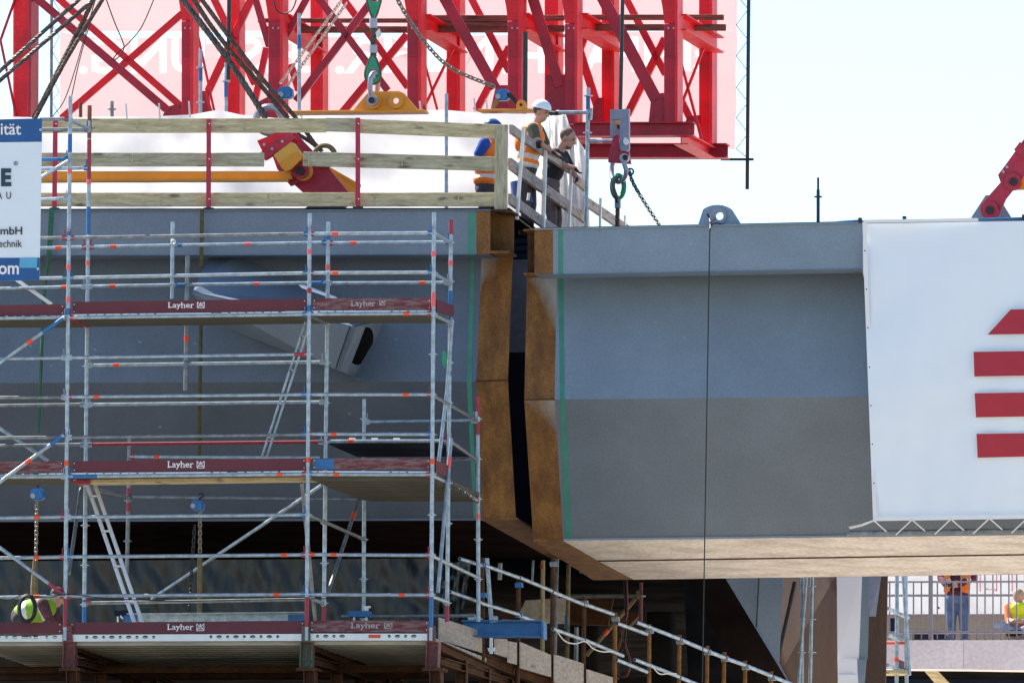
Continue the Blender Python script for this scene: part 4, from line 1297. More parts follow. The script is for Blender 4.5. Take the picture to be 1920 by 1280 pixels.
MB().tube([P(1590, 984, 4.15), P(1590, 1003, 4.15)], .02, 6).build('coupler', 'galv_dark', BT)
lac = []
for x, dx in ((1638, 0), (1710, 0), (1783, 0), (1855, 0), (1927, 0)):
    y = 976 - (x - 1638) * .017
    lac += [P(x - 30, y + 27, 4.14), P(x, y - 1, 3.7), P(x + 24, y + 20, 4.14)]
mb = MB()
for k in range(5):
    a = lac[k * 3:k * 3 + 3]
    if k:
        mb.tube(a[:2], .0085, 5)
    mb.tube(a[1:], .0085, 5)
mb.tube([P(1592, 988, 4.1), P(1615, 983, 3.9), P(1638, 975, 3.7)], .010, 5)
mb.tube([P(1594, 990, 4.1), P(1616, 985, 3.9), P(1638, 976, 3.7)], .008, 5)
tag(mb.build('lacing_rope', 'rope'), 'white rope lacing the banner foot to the dark tube', 'rope')
BTT = thing('banner_rod', 'thin rod with clamps along the top of the white banner', 'rod', P(1700, 413, 3.7))
tube('rod', P(1569, 417, 3.75), P(1612, 414, 3.75), .018, 'blue_steel', BTT)
tube('rod', P(1612, 414.5, 3.6), P(1830, 410, 3.6), .010, 'galv_dark', BTT)
tube('rod', P(1836, 411, 3.6), P(2040, 406, 3.6), .014, 'blue_steel', BTT)
for x, y in ((1612, 413), (1695, 410), (1919, 407)):
    plate('clamp', [(x - 3, y - 5), (x + 3, y - 5), (x + 3, y + 4), (x - 3, y + 4)], 3.55, .08, 'pin', BTT)

# ------------------------------------------------------------------ blue and white sign on the scaffold
SG = thing('company_sign', 'blue and white company sign tied to the scaffold at the left edge', 'sign', P(30, 525, -.2))
sd = -.22
slab('sign_panel', [(-160, 228, sd), (79, 222, sd), (74, 525, sd), (-160, 531, sd)], N * .012, 'sign_white', SG)
slab('blue_header', [(-160, 228, sd - .004), (79, 222, sd - .004), (78.3, 266, sd - .004), (-160, 269, sd - .004)], N * .004, 'sign_blue', SG)
slab('blue_footer', [(-160, 484, sd - .004), (74.7, 483, sd - .004), (74, 525, sd - .004), (-160, 531, sd - .004)], N * .004, 'sign_blue', SG)
slab('cyan_patch', [(37, 483, sd - .008), (70, 483, sd - .008), (69, 502, sd - .008), (36, 502, sd - .008)], N * .004, 'sign_cyan', SG)
ts = sd - .008
text('lettering', 'ität', 1.5, 232, 39.5, 253, ts, 'white', SG, bold=.012)
text('lettering', 'E', 2, 316, 21, 349.5, ts, 'sign_dark', SG, bold=.05)
text('lettering', 'U', 12, 360, 20.5, 373, ts, 'print_black', SG)
text('lettering', 'A', -6, 360, 4, 373, ts, 'print_black', SG)
text('lettering', 'GmbH', -15, 425, 41.5, 440, ts, 'print_black', SG, bold=.012)
text('lettering', 'technik', -8, 450, 41, 463.5, ts, 'print_black', SG)
text('lettering', '.com', -22, 497.5, 35.5, 514.5, ts, 'white', SG, bold=.02)
MB().tube([P(29.5 + 3.6 * math.cos(t), 306.5 + 3.6 * math.sin(t), ts) for t in [2 * math.pi * i / 20 for i in range(20)]], .003, 5, closed=True).build('trade_ring', 'sign_dark', SG)
text('lettering', 'R', 28, 304.5, 31.2, 308.8, ts, 'sign_dark', SG)
for x, y in ((76, 243.5), (71, 504)):
    MB().tube([P(x + 1.6 * math.cos(t), y + 1.6 * math.sin(t), ts) for t in [2 * math.pi * i / 12 for i in range(12)]], .005, 5, closed=True).build('eyelet', 'white', SG)

# straps round the left girder
tag(bar('lifting_strap', P(97, 393, 3.85), P(92, 482, 3.85), .012, .065, 'strap_green', None, up=U), 'green strap round the girder edge behind the sign, upper length', 'strap')
tag(MB().tube([P(92, 470, 3.9), P(82, 560, 4.1), P(72, 812, 4.2)], .022, 6).build('lifting_strap', 'strap_green'), 'narrow green strap hanging down the girder behind the first posts', 'strap')
tag(bar('lifting_strap', P(379, 393, 3.86), P(377, 500, 3.86), .012, .05, 'strap_olive', None, up=U), 'olive strap over the girder edge under the middle red post', 'strap')
tag(MB().tube([P(377, 600, 4.0), P(374, 770, 4.1), P(373, 905, 4.5)], .024, 6).build('lifting_strap', 'strap_olive'), 'dark olive strap hanging below the upper deck, left of the ladder', 'strap')

# ------------------------------------------------------------------ scaffold in front of the left girder
SC = thing('scaffold', 'galvanised tube scaffold with three maroon-edged decks before the left girder', 'scaffold', P(350, 1200, 1))
LEVA = (446, 521, 595, 671, 744.5, 820, 893, 969, 1043.5, 1117)
LEVB = (439, 512, 588.5, 664, 739.5, 814.5, 889, 965, 1039.5, 1114)
ROWD = {1: 0., 2: 1.25, 3: 3.3}


def lev(k, x, row):
    s = min(1, (x - 127) / 450)
    return LEVA[k] + (LEVB[k] - LEVA[k]) * s + {1: 0, 2: 16, 3: 46}[row]


ROS = {}


def rosette_mesh(m):
    if m not in ROS:
        mb = MB().tube([(0, 0, -.005), (0, 0, .005)], .058, 12).tube([(0, 0, -.03), (0, 0, .03)], .031, 12)
        me = bpy.data.meshes.new('rosette')
        me.from_pydata(mb.v, [], mb.f)
        me.materials.append(M[m])
        shade(me)
        ROS[m] = me
    return ROS[m]


def wedge_mesh(m):
    k = 'w' + m
    if k not in ROS:
        mb = MB().box((.035, 0, 0), Vector((.03, 0, 0)), Vector((0, .02, 0)), Vector((0, 0, .032)))
        mb.box((.03, 0, .035), Vector((.004, 0, 0)), Vector((0, .016, 0)), Vector((.004, 0, .075)))
        me = bpy.data.meshes.new('wedge_head')
        me.from_pydata(mb.v, [], mb.f)
        me.materials.append(M[m])
        ROS[k] = me
    return ROS[k]


def post(xt, yt, xb, yb, row, m='galv', sect=(), tapes=(), r=.0260, skip=()):
    """one standard; sect: (y0, y1, material) painted lengths, tapes: y of red bands"""
    d = ROWD[row]
    L = P(xt, yt, d)
    B = P(xb, yb, d)
    p = tube('standard', B, L, r, m, SC)

    def at(y): return xb + (xt - xb) * (yb - y) / (yb - yt)
    for y0, y1, mm in sect:
        tube('painted_length', P(at(y1), y1, d), P(at(y0), y0, d), r + .0015, mm, p)
    for t in tapes:
        y, mm = t if isinstance(t, tuple) else (t, 'pink_tape')
        tube('tape_band', P(at(y + 5), y + 5, d), P(at(y - 5), y - 5, d), r + .003, mm, p)
    for k in range(10):
        y = lev(k, xb, row)
        if yt + 4 < y < yb - 4 and k not in skip:
            put('rosette', rosette_mesh('galv' if m == 'galv' else 'galv_dark'), Matrix.Translation(P(at(y), y, d)), p)
    return p


post(132, 180, 122, 1200, 1, sect=((252, 286, 'blue_steel'), (434, 452, 'blue_steel'), (578, 600, 'blue_steel'), (1122, 1175, 'red_clamp')), tapes=(321, 501, (562, 'pink_tape'), (868, 'orange_tape')))
post(-25, 222, -33, 1200, 1)
post(581, 400, 575, 1200, 1, sect=((572, 592, 'blue_steel'), (1118, 1175, 'red_clamp')), tapes=(472, (862, 'orange_tape'), (545, 'red_clamp')))
post(814, 398, 808, 1200, 1, sect=((1108, 1176, 'blue_steel'), (548, 575, 'pink_tape')), tapes=(476, (865, 'orange_tape')))
post(168, 198, 158, 1168, 2, sect=((198, 260, 'wood_brown'), (262, 345, 'red_clamp'), (388, 440, 'blue_steel'), (1124, 1166, 'blue_steel')), tapes=(341, 493))
post(616, 416, 607, 1168, 2, sect=((438, 452, 'blue_steel'), (1130, 1166, 'red_clamp')), tapes=(501,))
post(846, 412, 838, 1168, 2, 'galv', sect=((412, 440, 'red_clamp'), (545, 600, 'blue_steel'), (1128, 1166, 'red_clamp')), tapes=(493, (700, 'galv_dark')))
post(243, 822, 238, 1085, 3, 'galv_dark', sect=((915, 958, 'red_clamp'),))
post(683, 748, 682, 1165, 3, 'galv')
post(896, 742, 897, 1165, 3, 'galv', sect=((742, 815, 'red_clamp'),), tapes=((968, 'pink_tape'),))
post(324, 416, 323, 560, 2, 'galv', r=.026)
post(352, 480, 348, 732, 2, 'galv_dark', sect=((676, 690, 'blue_steel'),), tapes=((635, 'orange_tape'), ), r=.028)


def ledger(x0, y0, x1, y1, row, m='galv', tapes=(), ends=('galv', 'galv'), row1=None, sect=(), r=.0228, name='ledger'):
    d0 = ROWD[row] if row in ROWD else row
    d1 = d0 if row1 is None else (ROWD[row1] if row1 in ROWD else row1)
    a, b = P(x0, y0, d0), P(x1, y1, d1)
    p = tube(name, a, b, r, m, SC)

    def at(x):
        return a.lerp(b, (x - x0) / (x1 - x0))
    for t in tapes:
        x, mm = t if isinstance(t, tuple) else (t, 'orange_tape')
        tube('tape_band', at(x - 5.5), at(x + 5.5), r + .003, mm, p)
    for s0, s1, mm in sect:
        tube('painted_length', at(s0), at(s1), r + .0015, mm, p)
    for e, q, w_ in ((0, a, b), (1, b, a)):
        if ends[e]:
            put('wedge_head', wedge_mesh(ends[e]), axis_matrix(q, w_, Z), p)
    return p


bl_, rd, gv = 'blue_steel', 'red_clamp', 'galv'
# bay left of the first post (runs out of the picture)
for a in ((-30, 447, 126, 446, 1, 'galv_dark', (), (gv, rd)), (-30, 468, 163, 463, 2, gv, (110,), (gv, rd)), (-30, 523, 127, 521, 1, gv, (), (gv, bl_)),
          (-30, 542, 162, 537, 2, gv, (121,), (gv, gv)), (-30, 597, 126, 595, 1, gv), (-30, 673, 125, 670.5, 1, gv, (), (gv, gv)), (-30, 745.5, 125, 744.5, 1, 'galv_dark', (), (gv, gv)),
          (-30, 761, 160, 758, 2, 'galv_dark', (), (gv, gv)), (-30, 821, 124, 819.5, 1, 'galv_dark', (), (gv, bl_)), (-30, 836, 160, 833, 2, 'galv_dark'), (-30, 894, 124, 893, 1, gv, (), (gv, gv)),
          (-30, 971, 123, 968.5, 1, gv, (70,), (gv, rd)), (-30, 1046, 122, 1043.5, 1, gv, (69,), (gv, rd)), (-30, 1120, 122, 1117, 1, gv, (69,), (gv, rd)),
          (75, 223.5, 131, 223, 1, 'galv_dark', (), (None, rd)), (75, 243, 168, 243, 2, 'galv_dark', (), (None, bl_)), (75, 299, 130, 298, 1, bl_, (), (None, bl_)), (75, 317, 167, 315, 2, gv, (), (None, bl_)), (75, 374, 129, 372, 1, gv, (), (None, gv))):
    ledger(*a)
# long bay
for a in ((128, 446, 579, 438.5, 1, 'galv_dark', (), (rd, bl_)), (166, 463, 613, 455, 2, gv, (213, (465, 'pink_tape')), (rd, bl_), None, ((333, 342, bl_),)),
          (128, 521, 578, 512, 1, gv, (), (bl_, bl_)), (164, 537, 612, 530, 2, gv, (211, (482, 'pink_tape')), (gv, bl_), None, ((331, 350, bl_), (585, 605, bl_))),
          (128, 595.5, 577, 589.5, 1, gv, (), (rd, bl_)), (126, 670.5, 577, 664, 1, gv, (), (gv, rd), None, ((552, 572, rd),)), (164, 685, 609, 678.5, 2, gv, (218,), (gv, gv)),
          (126, 744, 576, 739.5, 1, gv, (181,), (rd, bl_)), (164, 758.5, 608, 753.5, 2, gv, (), (gv, gv)), (126, 820, 576, 814.5, 1, 'galv_dark', (), (gv, bl_)), (163, 833, 607, 828, 2, rd),
          (126, 893, 576, 888.5, 1, gv, (525,), (bl_, rd), None, ((137, 183, bl_),)), (124, 969, 576, 964.5, 1, gv, (), (gv, bl_)), (124, 1043.5, 575, 1039.5, 1, gv, (533,), (bl_, rd)),
          (124, 1117, 575, 1113.5, 1, gv, (519,), (rd, bl_)), (160, 1130, 575, 1123.5, 2, 'galv_dark', (), (rd, None)), (243, 856, 600, 858, 3, gv, (294,), (rd, None)),
          (248, 931, 690, 936, 3, 'galv_dark', (), (None, None))):
    ledger(*a)
# short bay
for a in ((579, 438.5, 812, 437, 1, gv, (629,), (rd, bl_)), (614, 456, 846, 454, 2, gv, (663,), (rd, bl_)), (578, 512, 812, 511, 1, gv, (629,), (rd, bl_)), (612, 531, 844, 530, 2, gv, (792,), (gv, gv)),
          (577, 589, 811, 587.5, 1, gv, (762,), (bl_, rd)), (576, 739.5, 810, 739.5, 1, gv, (761,), (bl_, rd)), (576, 813.5, 810, 814, 1, gv, (626,), (rd, bl_)), (609, 827, 840, 826.5, 2, gv, (658,), (rd, rd)),
          (576, 889, 809, 889.5, 1, gv, (631,), (bl_, rd)), (575, 1039, 808, 1040.5, 1, gv, (585, 626), (rd, rd)), (575, 1114, 808, 1115, 1, gv, (754,), (bl_, rd)),
          (684, 791, 893, 788, 3, gv, (), (gv, gv)), (830, 862, 890, 860.5, 3, gv, (), (None, None)), (640, 1155, 890, 1153, 2.6, 'galv_dark', (), (None, None))):
    ledger(*a)
# cross members running towards the bridge
for a in ((132, 225, 168, 243, 1, gv, (), (gv, gv), 2), (813, 437, 846, 456, 1, gv, (), (rd, gv), 2), (812, 512, 845, 531, 1, gv, (), (gv, gv), 2), (810, 740, 894, 788, 1, 'galv_dark', (), (gv, gv), 3),
          (843, 826, 895, 862, 2, 'galv_dark', (), (gv, gv), 3), (838, 900, 896, 938, 2, gv, (), (gv, rd), 3), (809, 1041, 897, 1083, 1, gv, (), (rd, gv), 3), (808, 1117, 840, 1128, 1, gv, (), (gv, gv), 2),
          (576, 964, 684, 1011, 1, 'galv_dark', (), (gv, gv), 3), (575, 1117, 606, 1131, 1, gv, (), (gv, gv), 2), (150, 912, 244, 932, 2, 'galv_dark', (), (None, None), 3),
          (127, 596, 165, 612, 1, rd, (), (rd, gv), 2), (577, 590, 612, 606, 1, 'galv_dark', (), (gv, gv), 2), (811, 589, 848, 606, 1, gv, (), (rd, gv), 2), (809, 890, 842, 906, 1, gv, (), (rd, gv), 2)):
    ledger(*a, name='transom')
# diagonals
for x0, y0, x1, y1, d0, d1, m, tapes, sect in (
        (-20, 694, 122, 594, -.06, -.06, gv, (56,), ((80, 118, bl_),)), (-20, 918, 120, 815, -.06, -.06, gv, (53,), ((95, 116, bl_),)), (75, 334, 128, 302, -.06, -.06, gv, (), ()),
        (-20, 488, 97, 571, 1.33, 1.33, 'alu', (), ()), (-20, 790, 90, 864, 1.33, 1.33, gv, (), ()), (-20, 1012, 120, 1114, -.06, -.06, gv, (), ((92, 118, rd),)),
        (285, 1122, 604, 909, 3.38, 1.3, gv, (), ()), (615, 1110, 672, 938, 1.35, 3.2, 'galv_dark', ((662, 'orange_tape'),), ()), (129, 1075, 152, 915, .3, 1.2, 'galv_dark', (), ()),
        (592, 1172, 566, 905, 1.2, .2, 'galv_dark', (), ()), (838, 735, 848, 600, 1.1, 1.2, gv, (), ()), (819, 895, 838, 735, .9, 1.1, gv, (), ()), (821, 1110, 846, 822, .4, 1.1, gv, ((842, 'pink_tape'),), ())):
    p = tube('diagonal_brace', P(x0, y0, d0), P(x1, y1, d1), .0235, m, SC)
    a, b = P(x0, y0, d0), P(x1, y1, d1)
    for t in tapes:
        x, mm = t if isinstance(t, tuple) else (t, 'orange_tape')
        f = (x - x0) / (x1 - x0)
        tube('tape_band', a.lerp(b, f - .035), a.lerp(b, f + .035), .0265, mm, p)
    for s0, s1, mm in sect:
        tube('painted_length', a.lerp(b, (s0 - x0) / (x1 - x0)), a.lerp(b, (s1 - x0) / (x1 - x0)), .025, mm, p)

# toe boards and decks
def toe(x0, yt0, yb0, x1, yt1, yb1, m='toe', d=.035, letter=None, lm='white', end=True):
    t = plate('toe_board', [(x0, yt0), (x1, yt1), (x1, yb1), (x0, yb0)], d, .03, m, SC)
    if letter:
        xa, ya, xb_, yb_, lx0, ly0, lx1, ly1 = letter
        text('lettering', 'Layher', xa, ya, xb_, yb_, d - .005, lm, t, bold=.008)
        wd_, bs_ = xb_ - xa, ya + (yb_ - ya) * .775
        xh_ = ya + (yb_ - ya) * .30
        strokes('letter_serifs', [(xa - .8, ya + .5, xa + wd_ * .07, ya + .5), (xa - .8, bs_, xa + wd_ * .05, bs_), (xa + wd_ * .49, ya + .5, xa + wd_ * .54, ya + .5), (xa + wd_ * .495, bs_, xa + wd_ * .565, bs_),
                                  (xa + wd_ * .60, bs_, xa + wd_ * .67, bs_), (xa + wd_ * .86, bs_, xa + wd_ * .94, bs_), (xa + wd_ * .315, xh_, xa + wd_ * .39, xh_), (xa + wd_ * .43, xh_, xa + wd_ * .50, xh_)], .8, d - .0055, lm, t)
        strokes('emblem', [(lx0, ly0, lx1, ly0 + 0 * 1) if False else (lx0, ly1, lx1, ly1), (lx0, ly0, lx0, ly1), (lx1, ly0, lx1, ly1), (lx0, ly0, (lx0 + lx1) / 2, (ly0 + ly1) / 2), ((lx0 + lx1) / 2, (ly0 + ly1) / 2, lx1, ly0), (lx0, ly1, (lx0 + lx1) / 2, ly0 + 2.5), ((lx0 + lx1) / 2, ly0 + 2.5, lx1, ly1), (lx0 + 3, ly1 - 3.5, lx1 - 3, ly1 - 3.5)], 1.25, d - .002, lm, t)
        disc('emblem_dot', (lx0 + lx1) / 2, ly0 + 1.6, 1.3, d - .003, .002, lm, t, 8)
    if end:
        for x, ya, yb_ in ((x0 + 3, yt0, yb0), (x1 - 3, yt1, yb1)):
            for f in (.2, .8):
                disc('rivet', x, ya + (yb_ - ya) * f, 1.1, d - .008, .01, 'alu', t, 6)
    return t


toe(-60, 573, 592, 120, 570, 591)
toe(136, 566, 589, 574, 559.5, 582, letter=(316, 566.5, 364, 580, 370, 566, 383, 577))
toe(586, 559, 581, 808, 559, 581, 'toe_worn', letter=(659, 562.5, 704, 577.5, 712, 563, 722, 572), lm='toe_lettering_worn')
toe(-60, 866, 886, 118, 864, 886, 'toe_worn')
toe(136, 864, 885, 573, 858.5, 881, letter=(315, 864, 363, 879.5, 369.5, 864, 383, 877))
toe(586, 858.5, 880, 806, 859, 880, 'toe_worn')
toe(-60, 1167, 1188, 115, 1166, 1187)
toe(132, 1166, 1187, 570, 1163.5, 1186, letter=(314.6, 1169, 362.7, 1183, 369, 1168.5, 382.4, 1181.5))
toe(582, 1162.5, 1184, 803, 1162.5, 1184.5, 'toe_worn', letter=(659, 1166, 712, 1180.5, 721, 1167, 735, 1177), lm='toe_lettering_worn')
slab('blue_patch', [(590, 860, .03), (626, 860, .03), (626, 879, .03), (590, 879, .03)], N * .004, 'blue_steel', SC)
# side toe boards at the right end
slab('toe_board', [(815, 561, 0.06), (846, 572, 1.2), (846, 594, 1.2), (815, 583, .06)], U * .03, 'toe', SC)
slab('toe_board', [(813, 862, 0.06), (840, 874, 1.2), (840, 897, 1.2), (813, 884, .06)], U * .03, 'toe', SC)
# decks: steel planks lying between the rows
def deck(x0, y0, x1, y1, d0, d1, n, edge_h=4.5, th=.055, m='deck_under', holes=9, edge_m='alu'):
    for i in range(n):
        a = d0 + (d1 - d0) * i / n
        b = d0 + (d1 - d0) * (i + 1) / n - (.06 if n > 10 else .03)
        c = (a + b) / 2
        p0, p1 = P(x0, y0, d0) + N * (c - d0), P(x1, y1, d0) + N * (c - d0)
        q = bar('deck_plank', p0, p1, b - a, th, m, SC)
        if n > 4:                      # stiffening ribs pressed into the underside
            for f in (-.28, .0, .28):
                o = N * ((b - a) * f) - Z * (th / 2 + .028)
                bar('plank_rib', p0 + o, p1 + o, .04, .056, m, q)
    hs = []
    L = x1 - x0
    for grp in (.07, .60) if L > 300 else (.06, .66):
        for k in range(holes):
            f = grp + k * .042 * (430 / L if L < 300 else 1) * .85
            if f > .97:
                break
            x = x0 + L * f
            y = y0 + (y1 - y0) * f - edge_h * .1
            hs.append(circ(x, y - 2.2, 2.6 if k % 2 == 0 and edge_h < 6 else edge_h * .24, 8, edge_h * .24) if not (edge_h > 6 and k % 2) else circ(x, y - 2.2, edge_h * .42, 10, edge_h * .24))
    e = MB().prism(PL([(x0, y0 - edge_h / 2 - 2), (x1, y1 - edge_h / 2 - 2), (x1, y1 + edge_h / 2 - 2), (x0, y0 + edge_h / 2 - 2)], d0 - .02), N * .006, [PL(h, d0 - .02) for h in hs]).build('perforated_edge', edge_m, SC)
    return e


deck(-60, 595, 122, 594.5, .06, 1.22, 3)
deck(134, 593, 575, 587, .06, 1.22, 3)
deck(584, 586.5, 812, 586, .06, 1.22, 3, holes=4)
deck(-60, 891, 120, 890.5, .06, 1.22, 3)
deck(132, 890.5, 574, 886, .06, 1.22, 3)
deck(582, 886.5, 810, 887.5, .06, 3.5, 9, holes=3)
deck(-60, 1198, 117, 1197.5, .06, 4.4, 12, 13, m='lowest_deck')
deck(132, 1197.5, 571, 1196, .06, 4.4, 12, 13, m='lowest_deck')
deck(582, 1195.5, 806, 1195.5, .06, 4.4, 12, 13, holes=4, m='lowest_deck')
slab('orange_label', [(691, 1189, .03), (713, 1189, .03), (713, 1195, .03), (691, 1195, .03)], N * .004, 'orange_tape', SC)
for x, d in ((345, .02), (372, .02)):
    pass
# hatch plank lying one row back
for k in range(2):
    p0, p1 = P(615, 829, 1.35) + N * (.45 + k * 1.0), P(826, 828, 1.35) + N * (.45 + k * 1.0)
    bar('hatch_panel', p0, p1, .98, .05, 'dark_blue', SC)
for x in (655, 697, 738):
    bar('hatch_claw', P(x, 823, 1.3), P(x + 12, 823, 1.3), .05, .03, 'alu', SC)
# timber plank under the long deck
bar('plank', P(170, 904, .5), P(604, 898, .5), .25, .055, 'wood', SC)
bar('plank_end', P(140, 904, .45), P(172, 903.8, .45), .2, .05, 'red_clamp', SC)

# small swivel coupler and fittings
ring_ = ring('swivel_ring', P(325, 454, 1.15), .026, .010, N, 'alu', SC, 14)
plate('cable_tag', [(828, 660), (834, 657), (838, 676), (833, 690), (829, 680)], 1.0, .02, 'sling_green', SC)

# supports of the lowest deck
for x, m, lab, cl in ((132, 'trestle_red', 'maroon steel trestle leg under the first scaffold post', 0), (577, 'trestle_green', 'chipped green steel trestle leg under the second scaffold post', 1), (813, 'trestle_red', 'maroon steel trestle leg under the third scaffold post at the stair', 2)):
    t = thing('trestle_leg', lab, 'trestle', P(x, 1290, .1), 'steel trestles under the lowest deck')
    bar('leg_post', P(x - 2, 1252, .1), P(x, 1203, .1), .16, 24 / PXM, m, t, 'I', up=U)
    plate('foot_plate', [(x - 22, 1251), (x + 18, 1251), (x + 18, 1257), (x - 22, 1257)], 0.0, .3, 'rust_dark', t)
    plate('upper_collar', [(x - 12, 1173), (x + 2, 1173), (x + 4, 1203), (x - 12, 1203)], -.01, .03, m, t)
    bar('lower_post', P(x + 6, 1330, .1), P(x + 5, 1258, .1), .2, 22 / PXM, 'rust_dark', t, 'I', up=U)
    for dx in (-5, 6):
        disc('bolt_hole', x + dx, 1239, 1.8, .0, .012, 'pin', t, 8)
    # beam running back under the deck
    b = bar('cross_beam', P(x + 8, 1212, .3), P(x + 8, 1212, .3) + N * 7 - Z * .10, .14, .12, 'rust_dark', t, 'I')
    bar('lower_chord', P(x + 14, 1240, .3), P(x + 14, 1240, .3) + N * 7 + Z * .1, .12, .10, 'rust_dark', t, 'I')
    for dd in (1.4, 3.0, 4.6):
        bar('chord_post', P(x + 14, 1330, .3) + N * dd, P(x + 14, 1222, .3) + N * dd, .11, .14, 'rust_dark', t, 'I', up=U)
for y, d in ((1256, 1.6), (1268, 3.2)):
    tag(bar('bearer_beam', P(-60, y, d), P(830, y - 3, d), .16, .09, 'rust_dark', None, 'I'), 'rusty bearer beam under the trestles, %s' % ('upper one' if d < 2 else 'lower one'), 'beam')

# ladders
def ladder(label, x0, y0, x1, y1, gap, d0, d1, m, n, sw, gapv=None):
    t = thing('ladder', label, 'ladder', P(x1, y1, d1))
    for dx in (0, gap):
        bar('stile', P(x1 + dx, y1, d1), P(x0 + dx, y0, d0), .03, sw / PXM, m, t, up=(P(x1, y1, d1) - P(x0, y0, d0)).cross(N))
    for k in range(n):
        f = (k + .4) / n
        x, y, d = x0 + (x1 - x0) * f, y0 + (y1 - y0) * f, d0 + (d1 - d0) * f
        tube('rung', P(x, y, d - .02), P(x + gap, y + (gapv or 0), d + .03), .014, m, t)
        plate('rung_end', [(x - 2, y + 1), (x + 2, y + 1), (x, y + 5)], d - .022, .006, 'pin', t)
    return t


ladder('white aluminium ladder leaning from the lowest deck to the middle deck', 162, 903, 252, 1166, 14.5, 1.0, .45, 'alu', 4, 7)
ladder('narrow grey ladder between the middle and the upper deck near the second post', 573, 603, 491, 857, 9, .9, .9, 'galv', 4, 4, 6)

# things on and in the scaffold
hoist(69, 927, 2.6, 'blue chain hoist hanging under the middle deck left of the first post', .95, lever=False)
hoist(369, 948, 2.6, 'blue chain hoist hanging under the middle deck by the olive strap', .9, tilt=.3, lever=False)
tag(chain_mb([P(69, 940, 2.6), P(67, 1060, 2.6)], .075, .04, .009).build('chain', 'chain'), 'chain under the blue hoist left of the first post', 'chain')
tag(chain_mb([P(375, 955, 2.6), P(375, 1035, 2.6)], .075, .04, .009).build('chain', 'chain'), 'chain under the blue hoist by the olive strap, taut one', 'chain')
tag(chain_mb([P(365, 985, 2.5), P(360, 1060, 2.5), P(354, 1150, 2.5)], .075, .035, .008).build('chain', 'chain_dark'), 'loose dark chain hanging before the plastic sheet', 'chain')
tag(MB().tube([P(66, 1050, 2.55), P(64, 1100, 2.55), P(66, 1165, 2.55)], [.03, .05, .05], 6).build('lifting_strap', 'strap_sand'), 'sand coloured strap hanging beside the worker in lime', 'strap')
tag(MB().tube([P(375, 1045, 2.6), P(374, 1148, 2.6)], .035, 6).build('lifting_strap', 'strap_sand'), 'brown strap hanging over the pale blue beam', 'strap')
cc_ = P(51, 1140, -.12)
mb = MB()
for k in range(5):
    mb.tube([cc_ + (U * math.cos(t) * (.095 + .011 * (k % 3)) + Z * math.sin(t) * (.150 + .011 * (k % 3))) + N * (.018 * (k - 2)) for t in [2 * math.pi * i / 28 for i in range(28)]], .013, 6, closed=True)
tag(mb.build('cable_coil', 'black', None, True), 'coil of black cable hung over the lowest guard tube', 'coil')
tag(MB().tube(smooth_path([P(-20, 1121, -.1), P(20, 1123, -.1), P(45, 1114, -.1), P(90, 1120, -.1), P(125, 1113, -.1), P(200, 1121, -.05), P(330, 1126, 0), P(450, 1124, 0), P(640, 1121, 0)], 6), .006, 5).build('cable', 'black'), 'thin black cable strung along the lowest guard tube', 'cable')
BBm = thing('pale_beam', 'pale blue grey beam lying on the lowest deck behind the ladder', 'beam', P(400, 1165, 2))
bar('beam_web', P(240, 1158, 2.0), P(572, 1155, 2.0), .04, .11, 'galv', BBm)
bar('beam_flange', P(240, 1151, 1.95), P(572, 1148, 1.95), .16, .014, 'galv', BBm)
slab('blue_end', [(540, 1152, 1.96), (571, 1151.5, 1.96), (571, 1163, 1.96), (540, 1163, 1.96)], N * .02, 'blue_steel', BBm)
CBX = thing('clamp_set', 'dark blue clamp fittings at the near end of the pale blue beam', 'clamp', P(230, 1160, 1.9))
plate('clamp_block', [(213, 1144), (246, 1143), (246, 1153), (240, 1157), (216, 1155)], 1.9, .12, 'dark_blue', CBX)
plate('clamp_foot', [(232, 1153), (254, 1152), (254, 1165), (230, 1165)], 1.88, .1, 'blue_steel', CBX)
plate('clamp_bolt', [(219, 1155), (222, 1155), (222, 1166), (219, 1166)], 1.86, .03, 'alu', CBX)
plate('clamp_bolt', [(226, 1152), (231, 1158), (229, 1160), (225, 1156)], 1.86, .03, 'alu', CBX)
BXX = thing('blue_block', 'small blue steel block standing behind the worn lowest toe board', 'block', P(672, 1160, 2.2))
plate('block_body', [(653, 1144.5), (692, 1144.5), (692, 1155.5), (653, 1155.5)], 2.2, .2, 'blue_steel', BXX)
plate('block_foot', [(662, 1155), (665, 1155), (665, 1163), (662, 1163)], 2.25, .05, 'alu', BXX)
plate('block_foot', [(685, 1155), (688, 1155), (688, 1163), (685, 1163)], 2.25, .05, 'alu', BXX)
plate('block_clip', [(681, 1136), (694, 1135), (694, 1139), (690, 1139), (690, 1144), (684, 1144)], 2.2, .05, 'alu', BXX)
# dark plastic sheet behind the lowest deck
def crumpled(name, pts, d, m, nx, ny, amp, label, cat, seed):
    rnd = random.Random(seed)
    hs = [(rnd.uniform(8, 90), rnd.uniform(-8, 8), rnd.uniform(0, 6.3), rnd.uniform(.2, 1)) for _ in range(12)]
    mb = MB()
    for i in range(nx + 1):
        s = i / nx
        for j in range(ny + 1):
            t = j / ny
            a = [pts[0][k] * (1 - s) + pts[1][k] * s for k in (0, 1)]
            b = [pts[3][k] * (1 - s) + pts[2][k] * s for k in (0, 1)]
            x, y = a[0] * (1 - t) + b[0] * t, a[1] * (1 - t) + b[1] * t
            h = sum(w_ * (1 - abs(math.sin(f * s + g_ * t + p))) for f, g_, p, w_ in hs) / 7
            mb.v.append(P(x, y, d + amp * h))
    for i in range(nx):
        for j in range(ny):
            a = i * (ny + 1) + j
            mb.f.append((a, a + ny + 1, a + ny + 2, a + 1))
            mb.m.append(0)
    return tag(mb.build(name, m, None, True), label, cat)


